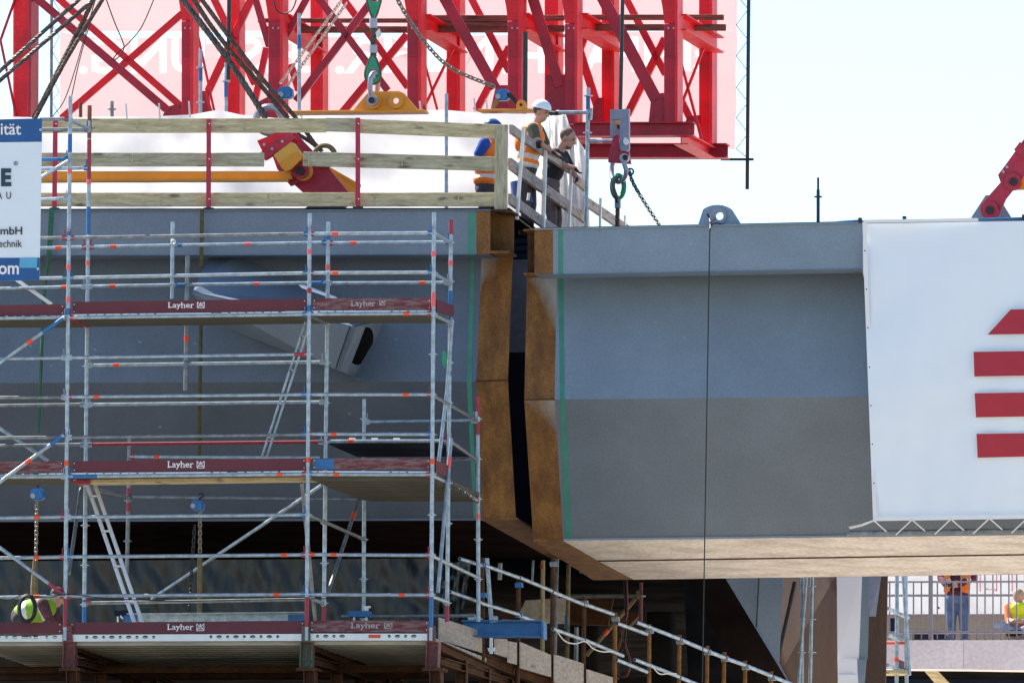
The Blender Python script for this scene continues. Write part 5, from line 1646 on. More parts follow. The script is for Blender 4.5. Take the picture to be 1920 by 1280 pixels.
crumpled('plastic_sheet', [(-60, 1052), (835, 1046), (845, 1215), (-60, 1225)], 4.75, 'dark_tarp', 200, 18, .11, 'dark crumpled plastic sheet hung under the left girder', 'plastic sheet', 4)
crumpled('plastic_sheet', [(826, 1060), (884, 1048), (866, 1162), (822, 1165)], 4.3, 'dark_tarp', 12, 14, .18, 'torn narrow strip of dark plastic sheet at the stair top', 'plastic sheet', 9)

# ------------------------------------------------------------------ stair way with tube handrails, lower centre
SW = thing('stair_walkway', 'steep walkway with rusty posts, bright tube handrails and form boards', 'walkway', P(1000, 1280, 4))


def D2_(x): return 3.0 + (x - 862) / 80.


for x0, y0, x1, y1 in ((862, 1047, 902, 1059), (905, 1058, 972, 1082), (974, 1082, 1034, 1107), (1036, 1109, 1093, 1132), (1095, 1132, 1150, 1151),
                       (844, 1109, 902, 1129), (902, 1130, 972, 1151), (972, 1153, 1003, 1164), (1036, 1178, 1094, 1199), (1096, 1199, 1168, 1229),
                       (1157, 1168, 1213, 1188), (1156, 1236, 1213, 1259),
                       (1193, 1166, 1240, 1184), (1240, 1184, 1273, 1197), (1275, 1198, 1325, 1219), (1327, 1220, 1358, 1232), (1360, 1233, 1397, 1246), (1399, 1247, 1446, 1266), (1448, 1267, 1530, 1300),
                       (1190, 1236, 1240, 1255), (1240, 1255, 1273, 1268), (1275, 1269, 1340, 1296)):
    tube('handrail_tube', P(x0, y0, D2_(x0)), P(x1, y1, D2_(x1)), .0245, 'galv', SW, 'pipe')
for x0, y0, x1, y1, m in ((904, 1045, 905, 1330, 'rust_dark'), (972, 1082, 970, 1330, 'rust_dark'), (1037, 1045, 1034, 1330, 'rust_dark'), (1095, 1118, 1093, 1330, 'rust_dark'), (1153, 1148, 1152, 1330, 'rust'),
                          (1217, 1170, 1217, 1330, 'rust'), (1274, 1190, 1272, 1330, 'rust'), (1326, 1210, 1325, 1330, 'rust'), (1358, 1222, 1356, 1330, 'rust'), (1397, 1238, 1397, 1330, 'rust'), (1446, 1258, 1445, 1330, 'rust')):
    p = tube('rail_post', P(x1, y1, D2_(x1) + .1), P(x0, y0, D2_(x0) + .1), .030 if x0 < 1200 else .027, m, SW)
    for yy in ((y0 + 12,) if x0 > 1000 else (y0 + 14, y0 + 70)):
        plate('rail_clamp', [(x0 - 7, yy - 4), (x0 + 6, yy - 5), (x0 + 7, yy + 4), (x0 - 6, yy + 5)], D2_(x0) + .02, .1, 'blue_steel' if x0 < 1000 else 'galv_dark', p)
for a, m in (([(822, 1157), (900, 1182), (901, 1223), (822, 1199)], 'ply'), ([(926, 1196), (948, 1197), (949, 1232), (926, 1225)], 'ply'), ([(951, 1201), (966, 1204), (966, 1245), (951, 1241)], 'ply'), ([(974, 1203), (1030, 1227), (1030, 1268), (974, 1252)], 'ply'),
             ([(1038, 1226), (1091, 1243), (1091, 1290), (1038, 1278)], 'ply'), ([(1099, 1254), (1146, 1269), (1146, 1310), (1099, 1300)], 'ply')):
    q = [(x, y, D2_(x)) for x, y in a]
    slab('form_board', q, N * .02 + U * .02, m, SW)
for k in range(6):
    x0, x1 = 822 + k * 70, 822 + (k + 1) * 70 - 2
    bar('stringer_beam', P(x0, 1206 + (x0 - 822) * .36, D2_(x0) + .3), P(x1, 1206 + (x1 - 822) * .36, D2_(x1) + .3), .1, .13, 'rust_dark', SW, 'I')
slab('stair_tread', [(822, 1220, 3.2), (1300, 1400, 9), (1260, 1420, 12), (850, 1240, 6)], Z * .03, 'dark', SW)
for x0, y0, x1, y1, m, bnd, lab in ((913, 1046, 922, 1170, 'galv', None, 'slightly tilted bright tube above the blue beam'), (1018, 1050, 1017, 1225, 'wood', (1062, 'orange_tape'), 'pale upright tube with an orange band under the raised girder'), (1044, 1047, 1040, 1225, 'galv_dark', (1160, 'blue_steel'), 'grey upright tube with a blue band behind the dark stair post'),
                                    (1066, 1058, 1063, 1240, 'strap_sand', (1165, 'blue_steel'), 'sand coloured upright tube with a blue band by the stair'), (1081, 1175, 1080, 1240, 'galv_dark', None, 'short grey tube behind the stair boards'), (1000, 1050, 998, 1088, 'galv', None, 'short thin bright tube below the black underside'), (938, 1055, 937, 1086, 'galv', None, 'short bent tube end below the black underside')):
    t = thing('scaffold_tube', lab, 'tube', P(x1, y1, 9))
    dd = 4.2 if x0 == 913 else 9.
    tube('upright', P(x1, y1, dd), P(x0, y0, dd), .028 if x0 != 1000 else .015, m, t)
    if bnd:
        tube('band', P(x1, bnd[0] + (12 if bnd[1] == 'blue_steel' else 4), dd), P(x1, bnd[0] - (12 if bnd[1] == 'blue_steel' else 4), dd), .031, bnd[1], t)
BI = thing('blue_beam', 'bright blue steel beam lying across the head of the walkway', 'beam', P(940, 1195, 3))
b0, b1 = P(868, 1178.5, 3.4), P(1015, 1178.5, 3.4)
bar('beam_profile', b0, b1, .22, 32 / PXM, 'blue_steel', BI, 'I')
plate('end_plate', [(1014, 1163), (1019, 1165), (1019, 1197), (1014, 1195)], 3.28, .24, 'blue_steel', BI)
for x in (919, 922):
    tube('clamp_bolt', P(x, 1195, 3.3), P(x, 1225, 3.3), .012, 'alu', BI)
plate('wing_nut', [(914, 1214), (928, 1213), (926, 1220), (916, 1221)], 3.28, .04, 'alu', BI)
for x, y in ((884, 1157), (925, 1160)):
    plate('clamp_jaw', [(x - 8, y - 5), (x + 6, y - 6), (x + 8, y + 5), (x - 6, y + 6)], 3.3, .08, 'galv', BI)
SB = thing('side_bracket', 'weathered tube bracket with an orange band above the walkway', 'bracket', P(1150, 1120, 10))
tube('top_tube', P(1066, 1117, 10), P(1196, 1116, 10), .028, 'galv_dark', SB)
tube('diagonal_tube', P(1099, 1228, 10), P(1192, 1121, 10), .028, 'strap_sand', SB)
tube('orange_band', P(1133, 1188.5, 9.99), P(1140, 1180, 9.99), .032, 'orange_tape', SB)
tube('upright', P(1201, 1172, 10), P(1202, 1086, 10), .027, 'trestle_red', SB)
MB().tube([P(1202, 1116, 10), P(1202, 1118, 10)], .06, 12).build('rosette', 'galv_dark', SB)
plate('wedge_head', [(1193, 1107), (1199, 1106), (1198, 1122), (1194, 1122)], 9.95, .06, 'strap_sand', SB)
for pl, m, lab in (([(1175, 1086), (1176, 1150), (1166, 1180), (1175, 1215), (1182, 1240), (1176, 1264), (1164, 1268), (1159, 1255)], 'hose_red', 'red hose hanging in a loop by the walkway'), ([(1171, 1086), (1173, 1190), (1162, 1230), (1160, 1258), (1170, 1266)], 'black', 'black hose hanging beside the red hose'),
                   ([(1172, 1170), (1160, 1215), (1150, 1235), (1149, 1262), (1160, 1272)], 'rust', 'brown hose hanging beside the red hose')):
    tag(MB().tube(smooth_path([P(x, y, 9.6) for x, y in pl], 8), .014, 6).build('hose', m, None, True), lab, 'hose')
for pl, lab in (([(1040, 1177), (1058, 1200), (1078, 1206), (1097, 1202), (1112, 1215), (1130, 1221), (1150, 1220)], 'thin white cable sagging under the nearer handrail'), ([(1222, 1247), (1236, 1262), (1252, 1262), (1268, 1262)], 'thin white cable sagging under the farther handrail')):
    tag(MB().tube(smooth_path([P(x, y, D2_(x) - .08) for x, y in pl], 8), .008, 5).build('cable', 'rope', None, True), lab, 'cable')
tag(slab('sand_board', [(985, 1125, 11), (1060, 1120, 11), (1062, 1168, 11), (965, 1168, 11)], N * .05, 'soffit'), 'sand coloured board leaning in the dark behind the walkway', 'board')
tag(slab('formwork_sheet', [(1063, 1120, 11.6), (1150, 1122, 11.6), (1140, 1172, 11.6), (1060, 1170, 11.6)], N * .05, 'rust_dark'), 'dull brown panel in the dark beside the sand coloured board', 'formwork')
tag(slab('grey_post', [(1086, 1070, 12), (1106, 1078, 12), (1106, 1130, 12), (1086, 1130, 12)], N * .1, 'clamp_grey'), 'dull grey post under the rusty edge of the raised girder', 'post')

# ------------------------------------------------------------------ far approach bridge at the right with railing and people
DR = 30.0
sR = PXM * DIST / (DIST + DR)
AB = thing('approach_bridge', 'sunlit pinkish concrete parapet of the approach bridge behind the columns', 'bridge', P(1800, 1255, DR))
slab('parapet_panel', [(1640, 1200, DR), (1806, 1199.5, DR), (1806, 1254, DR), (1640, 1253, DR)], N * .4, 'concrete', AB)
slab('parapet_panel', [(1806.6, 1199.5, DR), (2000, 1198.5, DR), (2000, 1257, DR), (1806.6, 1254, DR)], N * .4, 'concrete', AB)
slab('road_slab', [(1640, 1253, DR + .2), (2000, 1256, DR + .2), (2060, 1290, DR + 6), (1640, 1290, DR + 6)], Z * .1, 'dark', AB)
slab('road_deck', [(1640, 1199, DR + .45), (2000, 1198, DR + .45), (2100, 1236, DR + 4.9), (1740, 1238, DR + 4.9)], -Z * .1, 'concrete_beige', AB)
slab('yellow_girder', [(1732, 1256, DR + .5), (1757, 1256, DR + .5), (1800, 1300, DR + .9), (1770, 1300, DR + .9)], N * .1, 'wood', AB)
slab('dark_underside', [(1640, 1250, DR + 3), (2000, 1250, DR + 3), (2000, 1400, DR + 3), (1640, 1400, DR + 3)], N * .1, 'dark_blue', AB)
RLG = thing('bridge_railing', 'grey mauve steel railing with upright bars on the approach bridge parapet', 'railing', P(1800, 1199, DR + .1))
dr = DR + .1
for y, h in ((1090.5, 3), (1185, 4.5)):
    bar('rail', P(1655, y, dr), P(2000, y - 1, dr), .06, h / sR, 'rail_paint', RLG)
bar('main_post', P(1745, 1198, dr - .03), P(1745, 1075, dr - .03), .08, 7 / sR, 'rail_paint', RLG, up=U)
for k in range(24):
    x = 1668 + k * 14.9
    if abs(x - 1745) > 5:
        bar('baluster', P(x, 1199, dr), P(x, 1075 if k > 8 else 1090, dr), .02, 2.2 / sR, 'rail_paint', RLG, up=U)
for k in range(19):
    tag_x = 1712 + k * 15
    disc('base_bolt', tag_x, 1198.6, 1.2, dr - .06, .04, 'pin', RLG, 6)
FR = thing('rear_railing', 'far railing with thin dark bars before the white fence sheets', 'railing', P(1800, 1152, DR + 4.8))
bar('rail', P(1655, 1116, DR + 4.8), P(2000, 1115, DR + 4.8), .06, 4 / sR, 'rail_paint', FR)
bar('rail', P(1655, 1153, DR + 4.8), P(2000, 1152, DR + 4.8), .06, 4 / sR, 'rail_paint', FR)
for k in range(24):
    x = 1668.5 + k * 14.9
    bar('baluster', P(x, 1153, DR + 4.82), P(x, 1091, DR + 4.82), .02, 1.8 / sR, 'pin', FR, up=U)
slab('kerb_wall', [(1655, 1154, DR + 5), (2060, 1153, DR + 5), (2060, 1240, DR + 5), (1655, 1240, DR + 5)], N * .2, 'concrete_beige', FR)
WF = thing('site_fence', 'white fence sheet with pink marks at the far side of the approach bridge', 'fence', P(1850, 1150, DR + 6))
slab('fence_sheet', [(1640, 1050, DR + 6), (2060, 1050, DR + 6), (2060, 1153, DR + 6), (1640, 1153, DR + 6)], N * .03, 'tarp', WF)
for x in (1837, 1868, 1897):
    slab('pink_stripe', [(x, 1060, DR + 5.99), (x + 1.6, 1060, DR + 5.99), (x + 1.6, 1108, DR + 5.99), (x, 1108, DR + 5.99)], N * .004, 'pink_print', WF)
strokes('pink_arrow', [(1848, 1104.5, 1868, 1104.5), (1848, 1104.5, 1852, 1101.5), (1868, 1104.5, 1864, 1107.5)], 1.2, DR + 5.98, 'pink_print', WF)
disc('dark_knob', 1758.5, 1138, 2, DR + 5.9, .1, 'pin', WF, 10)
# small stair scaffold beside the brown column
ST = thing('stair_scaffold', 'small tube scaffold with slanted transoms and red bands between column and parapet', 'scaffold', P(1685, 1290, 24))
for x0, x1, ty in ((1682, 1681, 1236), (1698, 1700, 1207)):
    p = tube('standard', P(x1, 1290, 24), P(x0, 1076, 24), .028, 'galv', ST)
    tube('tape_band', P(x1, ty + 4, 24), P(x1, ty - 4, 24), .032, 'orange_tape', p)
tube('diagonal_brace', P(1705, 1265, 23.9), P(1694, 1080, 23.9), .028, 'galv', ST)
for y in (1140, 1189, 1246):
    tube('transom', P(1664, y, 23.2), P(1702, y + 17, 24.4), .028, 'galv', ST)
tube('ledger', P(1655, 1205, 24), P(1699, 1205, 24), .02, 'orange_tape', ST)
slab('toe_board', [(1684, 1235, 24), (1702, 1242, 24.3), (1702, 1258, 24.3), (1684, 1251, 24)], N * .03, 'toe', ST)
slab('deck_panel', [(1657, 1262, 23.6), (1700, 1262, 23.6), (1705, 1266, 24.6), (1660, 1266, 24.6)], Z * .05, 'wood', ST)
tag(slab('dark_cabinet', [(1669, 1158, DR + 2), (1679, 1158, DR + 2), (1679, 1184, DR + 2), (1669, 1184, DR + 2)], N * .3, 'dark_blue'), 'small dark cabinet behind the stair scaffold', 'cabinet')
for x0, x1, lab in ((1711, 1740, 'dark crate behind the railing, by the thick railing post'), (1750, 1771, 'dark crate behind the railing, at the feet of the standing man')):
    tag(slab('crate', [(x0, 1188, DR + 1.5), (x1, 1188, DR + 1.5), (x1, 1204, DR + 1.5), (x0, 1204, DR + 1.5)], N * .4, 'dark_blue'), lab, 'crate')

# ------------------------------------------------------------------ people
def figure(label, loc, bones, vest=None, voxel=.011, extras=(), name='person', smooth_it=3):
    """bones: (p0, r0, p1, r1, material); one continuous skin made by a voxel union"""
    root = thing(name, label, 'person', loc)
    mb = MB()
    mats, items = [], []
    for b in bones:
        if b[0] == 'ball':
            _, c, x, y, z, m = b
            mb.ball(c, x, y, z, 16, 12)
            items.append(('ball', c, x, y, z, m))
        else:
            p0, r0, p1, r1, m = b
            n = 5
            mb.tube([p0.lerp(p1, i / n) for i in range(n + 1)], [r0 + (r1 - r0) * i / n for i in range(n + 1)], 14)
            for p, r in ((p0, r0), (p1, r1)):
                mb.ball(p, Vector((r, 0, 0)), Vector((0, r, 0)), Vector((0, 0, r)), 14, 10)
            items.append(('cap', p0, r0, p1, r1, m))
        if b[-1] not in mats:
            mats.append(b[-1])

    def remesh(mb_, vox, it, nm):
        me = bpy.data.meshes.new('tmp')
        me.from_pydata([p - loc for p in mb_.v], [], mb_.f)
        bm = bmesh.new()
        bm.from_mesh(me)
        bmesh.ops.recalc_face_normals(bm, faces=bm.faces)
        bm.to_mesh(me)
        bm.free()
        o = bpy.data.objects.new('tmp', me)
        COL.objects.link(o)
        md = o.modifiers.new('r', 'REMESH')
        md.mode = 'VOXEL'
        md.voxel_size = vox
        ms = o.modifiers.new('s', 'SMOOTH')
        ms.factor, ms.iterations = .5, it
        me2 = bpy.data.meshes.new_from_object(o.evaluated_get(bpy.context.evaluated_depsgraph_get()))
        me2.name = nm
        bpy.data.objects.remove(o)
        bpy.data.meshes.remove(me)
        return me2
    me = remesh(mb, voxel, smooth_it, 'body')
    me.materials.clear()
    for m in mats:
        me.materials.append(M[m])

    def dist(p, it):
        if it[0] == 'ball':
            _, c, x, y, z, m = it
            q = p - c
            k = math.sqrt((q.dot(x) / x.length_squared) ** 2 + (q.dot(y) / y.length_squared) ** 2 + (q.dot(z) / z.length_squared) ** 2)
            return (k - 1) * min(x.length, y.length, z.length)
        _, p0, r0, p1, r1, m = it
        v = p1 - p0
        t = max(0, min(1, (p - p0).dot(v) / max(1e-9, v.length_squared)))
        return (p - p0 - v * t).length - (r0 + (r1 - r0) * t)
    for f in me.polygons:
        c = f.center + loc
        f.material_index = mats.index(min(items, key=lambda it: dist(c, it))[-1])
        f.use_smooth = True
    put('body', me, Matrix.Translation(loc), root)
    if vest:
        m, stripes, parts = vest
        vb = MB()
        for b in parts:
            if b[0] == 'ball':
                vb.ball(b[1], b[2], b[3], b[4], 16, 12)
            else:
                p0, r0, p1, r1 = b[:4]
                vb.tube([p0.lerp(p1, i / 5) for i in range(6)], [r0 + (r1 - r0) * i / 5 for i in range(6)], 16)
        vm = remesh(vb, .012, 2, 'safety_vest')
        vm.materials.clear()
        vm.materials.append(M[m])
        vm.materials.append(M['reflex'])
        for f in vm.polygons:
            f.use_smooth = True
            c = f.center + loc
            f.material_index = 1 if any(lo <= (c - o).dot(ax) <= hi for o, ax, lo, hi in stripes) else 0
        put('safety_vest', vm, Matrix.Translation(loc), root)
    return root


def hand(wrist, tip, side, m, r=.011, curl=.35):
    """palm, four bent fingers and a thumb; side: vector across the palm"""
    v = tip - wrist
    L = v.length
    x = v.normalized()
    s = side.normalized()
    nrm_ = x.cross(s).normalized()
    out = [('ball', wrist + x * L * .30, x * L * .34, s * .042, nrm_ * .020, m)]
    for k, ln in enumerate((.9, 1., .95, .78)):
        b = wrist + x * L * .5 + s * (.030 - .020 * k)
        k1 = b + x * L * .26 * ln + nrm_ * L * .06 * curl
        k2 = k1 + x * L * .20 * ln + nrm_ * L * .30 * curl
        out += [(b, r, k1, r * .95, m), (k1, r * .95, k2, r * .8, m)]
    tb = wrist + x * L * .18 + s * .034
    t1 = tb + (x * .6 + s * .8).normalized() * L * .24
    out += [(tb, r * 1.15, t1, r, m), (t1, r, t1 + (x * .9 + s * .1 + nrm_ * .4).normalized() * L * .16, r * .85, m)]
    return out


def head(c, fwd, up, skin='skin', hair=None, scale=1., beard=None):
    """head round c looking along fwd"""
    f = fwd.normalized()
    u = (up - f * up.dot(f)).normalized()
    s = u.cross(f)
    k = scale
    b = [('ball', c + u * .025 * k - f * .005, f * .098 * k, s * .076 * k, u * .098 * k, skin),
         ('ball', c + f * .030 * k - u * .055 * k, f * .066 * k, s * .056 * k, u * .070 * k, beard or skin),
         (c + f * .088 * k + u * .020 * k, .012 * k, c + f * .112 * k - u * .022 * k, .016 * k, skin),
         ('ball', c + f * .078 * k - u * .060 * k, f * .020 * k, s * .026 * k, u * .012 * k, skin),
         ('ball', c + f * .080 * k + u * .036 * k, f * .016 * k, s * .052 * k, u * .012 * k, skin)]
    for e in (-1, 1):
        b.append(('ball', c + s * e * .076 * k - f * .008 * k - u * .008 * k, f * .020 * k, s * .012 * k, u * .032 * k, skin))
    if hair:
        b.append(('ball', c + u * .038 * k - f * .020 * k, f * .094 * k, s * .081 * k, u * .094 * k, hair))
    return b, f, s, u


def face_bits(root, c, f, s, u, k=1.):
    for e in (-1, 1):
        MB().ball(c + f * .086 * k + s * e * .032 * k + u * .012 * k, f * .010 * k, s * .013 * k, u * .008 * k, 8, 6).build('eye', 'hair', root, True)
        MB().ball(c + f * .090 * k + s * e * .033 * k + u * .034 * k, f * .008 * k, s * .020 * k, u * .005 * k, 8, 6).build('eyebrow', 'hair', root, True)
    MB().ball(c + f * .094 * k - u * .060 * k, f * .006 * k, s * .022 * k, u * .004 * k, 8, 6).build('mouth', 'hose_red', root, True)


def helmet(root, c, f, s, u, m, k=1.):
    mb = MB()
    V, F = [], []
    nu, nv = 24, 8
    cc = c + u * .045 * k - f * .004
    for i in range(nv + 1):
        th = math.pi / 2 * i / nv
        for j in range(nu):
            ph = 2 * math.pi * j / nu
            V.append(cc + (f * (math.cos(ph) * .130 * k) + s * (math.sin(ph) * .108 * k)) * math.sin(th) ** .8 + u * .120 * k * math.cos(th))
    for i in range(nv):
        for j in range(nu):
            F.append((i * nu + j, (i + 1) * nu + j, (i + 1) * nu + (j + 1) % nu, i * nu + (j + 1) % nu))
    mb.add(V, F)
    h = mb.build('helmet', m, root, True)
    rim = [cc + f * math.cos(t) * (.138 + (.045 if math.cos(t) > .5 else 0) * (math.cos(t) - .5) * 2) * k + s * math.sin(t) * .115 * k - u * .004 for t in [2 * math.pi * j / 28 for j in range(28)]]
    inn = [cc + f * math.cos(t) * .100 * k + s * math.sin(t) * .085 * k + u * .002 for t in [2 * math.pi * j / 28 for j in range(28)]]
    mb = MB().add(rim + inn, [(j, (j + 1) % 28, 28 + (j + 1) % 28, 28 + j) for j in range(28)])
    mb.add([p + u * .008 for p in rim + inn], [(j, (j + 1) % 28, 28 + (j + 1) % 28, 28 + j) for j in range(28)])
    mb.build('brim', m, h, True)
    MB().tube([cc + f * (.115 * math.cos(t)) * k + u * .118 * k * math.sin(t) for t in [.35 + 2.4 * i / 14 for i in range(15)]], .010 * k, 6).build('ridge', m, h, True)
    return h


def pp(d):
    def f(x, y, o=0.):
        return P(x, y, d) + N * o
    return f


def v_(a, b, c):
    return U * a + N * b + Z * c


# --- man with white helmet, orange vest, leaning on the rail
q = pp(6.3)
sh_r, sh_l = q(1004, 244, -.19), q(1006, 243, .18)
el_r, wr_r, tip_r = q(1016, 272, -.30), q(1040, 286, -.24), q(1054, 300, -.22)
el_l, wr_l, tip_l = q(1024, 280, .22), q(1046, 292, .12), q(1058, 300, .10)
hc = q(1014, 211)
hb, hf, hs_, hu = head(hc, v_(.96, -.10, -.24), v_(.2, 0, 1), hair='hair')
pel = q(987, 326)
bones = hb + [(q(1004, 238), .058, q(1010, 222), .054, 'skin'),
              ('ball', q(998, 256), v_(.145, 0, -.03), v_(0, .205, 0), v_(.02, 0, .14), 'olive'), ('ball', q(992, 285), v_(.135, 0, 0), v_(0, .175, 0), v_(.03, 0, .17), 'olive'),
              ('ball', q(988, 315), v_(.135, 0, 0), v_(0, .175, 0), v_(.0, 0, .14), 'dark_trousers'),
              (sh_r, .078, sh_r.lerp(el_r, .62), .064, 'olive'), (sh_r.lerp(el_r, .55), .052, el_r, .046, 'skin'), (el_r, .046, wr_r, .031, 'skin'),
              (sh_l, .078, sh_l.lerp(el_l, .6), .064, 'olive'), (sh_l.lerp(el_l, .55), .052, el_l, .046, 'skin'), (el_l, .046, wr_l, .031, 'skin'),
              (q(986, 326, -.09), .100, q(990, 382, -.11), .068, 'dark_trousers'), (q(990, 382, -.11), .066, q(984, 430, -.11), .050, 'dark_trousers'),
              (q(988, 326, .09), .100, q(994, 382, .10), .068, 'dark_trousers'), (q(994, 382, .10), .066, q(990, 430, .12), .050, 'dark_trousers'),
              (q(981, 437, -.11), .048, q(996, 440, -.12), .040, 'black'), (q(987, 437, .12), .048, q(1002, 440, .13), .040, 'black')]
bones += hand(wr_r, tip_r, N, 'black') + hand(wr_l, tip_l, N, 'black')
ax = (q(1000, 250) - q(986, 322)).normalized()
vp = [('ball', q(998, 256), v_(.165, 0, -.03), v_(0, .222, 0), v_(.02, 0, .15)), ('ball', q(992, 285), v_(.158, 0, 0), v_(0, .20, 0), v_(.03, 0, .18)), ('ball', q(988, 308), v_(.165, 0, 0), v_(0, .205, 0), v_(.0, 0, .10)),
      (q(1001, 246, -.15), .075, q(1004, 240, -.08), .072), (q(1003, 246, .15), .075, q(1005, 240, .08), .072), (q(1003, 243), .085, q(1007, 231), .074), ('ball', q(987, 260, .0), v_(.14, 0, .0), v_(0, .225, 0), v_(.06, 0, .19)), (q(984, 264, -.13), .10, q(995, 243, -.13), .09)]
o0 = q(986, 322)
m1 = figure('man in white helmet, olive shirt and orange vest leaning on the sloping guardrail', q(985, 441), bones,
            ('hi_orange', [(o0, ax, .05, .11), (o0, ax, .17, .23), (q(998, 246, -.2), v_(.9, -.3, -.25).normalized(), -.012, .012)], vp))
face_bits(m1, hc, hf, hs_, hu)
helmet(m1, hc, hf, hs_, hu, 'white_helmet' if 'white_helmet' in M else 'helmet')
MB().tube([el_r + v_(-.05, -.02, -.01), el_r + v_(.05, -.02, -.03)], .055, 10).build('elbow_pad', 'black', m1, True)
for a_, b_ in ((.0, .02),):
    MB().tube([q(1008, 246, -.17), q(1012, 256, -.16), q(1012, 266, -.14)], .02, 6).build('radio', 'pin', m1, True)

# --- man in black t-shirt
q = pp(8.0)
hc = q(1064, 260)
hb, hf, hs_, hu = head(hc, v_(.92, -.10, -.40), v_(.35, 0, 1), hair='hair_brown', scale=1.08, beard=None)
sh_r, sh_l = q(1046, 292, -.19), q(1052, 290, .17)
el_r, wr_r, tip_r = q(1062, 314, -.27), q(1086, 320, -.30), q(1097, 333, -.32)
el_l, wr_l, tip_l = q(1068, 318, .2), q(1080, 334, .12), q(1076, 342, .05)
bones = hb + [(q(1050, 282), .060, q(1058, 268), .056, 'skin'),
              ('ball', q(1044, 302), v_(.150, 0, -.05), v_(0, .205, 0), v_(.04, 0, .13), 'black_cloth'), ('ball', q(1037, 322), v_(.14, 0, -.02), v_(0, .18, 0), v_(.03, 0, .15), 'black_cloth'),
              ('ball', q(1031, 346), v_(.135, 0, 0), v_(0, .175, 0), v_(0, 0, .13), 'brown_trousers'),
              (sh_r, .080, sh_r.lerp(el_r, .65), .064, 'black_cloth'), (sh_r.lerp(el_r, .6), .052, el_r, .046, 'skin'), (el_r, .046, wr_r, .031, 'skin'),
              (sh_l, .080, sh_l.lerp(el_l, .65), .064, 'black_cloth'), (sh_l.lerp(el_l, .6), .052, el_l, .046, 'skin'), (el_l, .046, wr_l, .031, 'skin'),
              (q(1030, 352, -.09), .105, q(1038, 410, -.11), .072, 'brown_trousers'), (q(1038, 410, -.11), .070, q(1032, 464, -.11), .052, 'brown_trousers'),
              (q(1032, 352, .09), .105, q(1042, 410, .10), .072, 'brown_trousers'), (q(1042, 410, .10), .070, q(1038, 464, .12), .052, 'brown_trousers'),
              (q(1030, 470, -.11), .048, q(1046, 473, -.12), .040, 'black'), (q(1036, 470, .12), .048, q(1052, 473, .13), .040, 'black')]
bones += hand(wr_r, tip_r, N, 'black_cloth', curl=.7) + hand(wr_l, tip_l, N, 'black_cloth')
m2 = figure('bare-headed man with beard in black t-shirt and black gloves leaning over the guardrail', q(1035, 474), bones)
face_bits(m2, hc, hf, hs_, hu, 1.08)
MB().ball(hc + hf * .052 - hu * .095, hf * .050, hs_ * .052, hu * .034, 12, 8).build('beard', 'hair_brown', m2, True)

# --- worker in blue behind the planks
q = pp(8.2)
hc = q(923, 247)
hb, hf, hs_, hu = head(hc, v_(.85, .45, -.2), v_(.15, 0, 1), hair='hair')
sh_r, sh_l = q(914, 272, -.20), q(924, 270, .18)
el_r, wr_r = q(900, 300, -.26), q(918, 316, -.25)
el_l, wr_l = q(936, 300, .22), q(950, 306, .15)
bones = hb + [(q(919, 268), .058, q(921, 257), .055, 'skin'),
              ('ball', q(916, 284), v_(.145, 0, -.03), v_(0, .205, 0), v_(.02, 0, .15), 'blue_cloth'), ('ball', q(912, 316), v_(.135, 0, 0), v_(0, .18, 0), v_(.02, 0, .17), 'blue_cloth'),
              ('ball', q(911, 352), v_(.145, 0, 0), v_(0, .18, 0), v_(0, 0, .15), 'dark_trousers'),
              (sh_r, .082, sh_r.lerp(el_r, .72), .066, 'blue_cloth'), (sh_r.lerp(el_r, .6), .052, el_r, .046, 'skin'), (el_r, .046, wr_r, .031, 'skin'),
              (sh_l, .082, sh_l.lerp(el_l, .7), .066, 'blue_cloth'), (sh_l.lerp(el_l, .6), .052, el_l, .046, 'skin'), (el_l, .046, wr_l, .031, 'skin'),
              (q(909, 358, -.09), .105, q(914, 418, -.11), .07, 'dark_trousers'), (q(914, 418, -.11), .068, q(909, 470, -.11), .05, 'dark_trousers'),
              (q(913, 358, .09), .105, q(918, 418, .10), .07, 'dark_trousers'), (q(918, 418, .10), .068, q(914, 470, .12), .05, 'dark_trousers'),
              (q(907, 476, -.11), .048, q(922, 479, -.12), .040, 'black'), (q(913, 476, .12), .048, q(928, 479, .13), .040, 'black')]
bones += hand(wr_r, q(930, 318, -.24), N, 'skin') + hand(wr_l, q(962, 306, .12), N, 'skin')
o0 = q(911, 350)
vp = [('ball', q(916, 284), v_(.165, 0, -.03), v_(0, .215, 0), v_(.02, 0, .16)), ('ball', q(912, 314), v_(.158, 0, 0), v_(0, .20, 0), v_(.02, 0, .18)), ('ball', q(911, 338), v_(.170, 0, 0), v_(0, .205, 0), v_(0, 0, .11))]
m3 = figure('worker with blue helmet, blue shirt and orange vest half hidden behind the planks', q(910, 480), bones, ('hi_orange', [(o0, Z, .10, .155), (o0, Z, .22, .275)], vp))
face_bits(m3, hc, hf, hs_, hu)
helmet(m3, hc, hf, hs_, hu, 'helmet_blue')
BK = thing('blue_canister', 'dark blue canister with pale rim behind the lower stair planks', 'canister', P(982, 372, 6.6))
MB().tube([P(982, 382, 6.4), P(978, 340, 6.4)], .15, 20).build('drum', 'helmet_blue', BK, True)
MB().tube([P(990, 376, 6.0), P(992, 362, 6.0)], .02, 8).build('spout', 'white', BK, True)

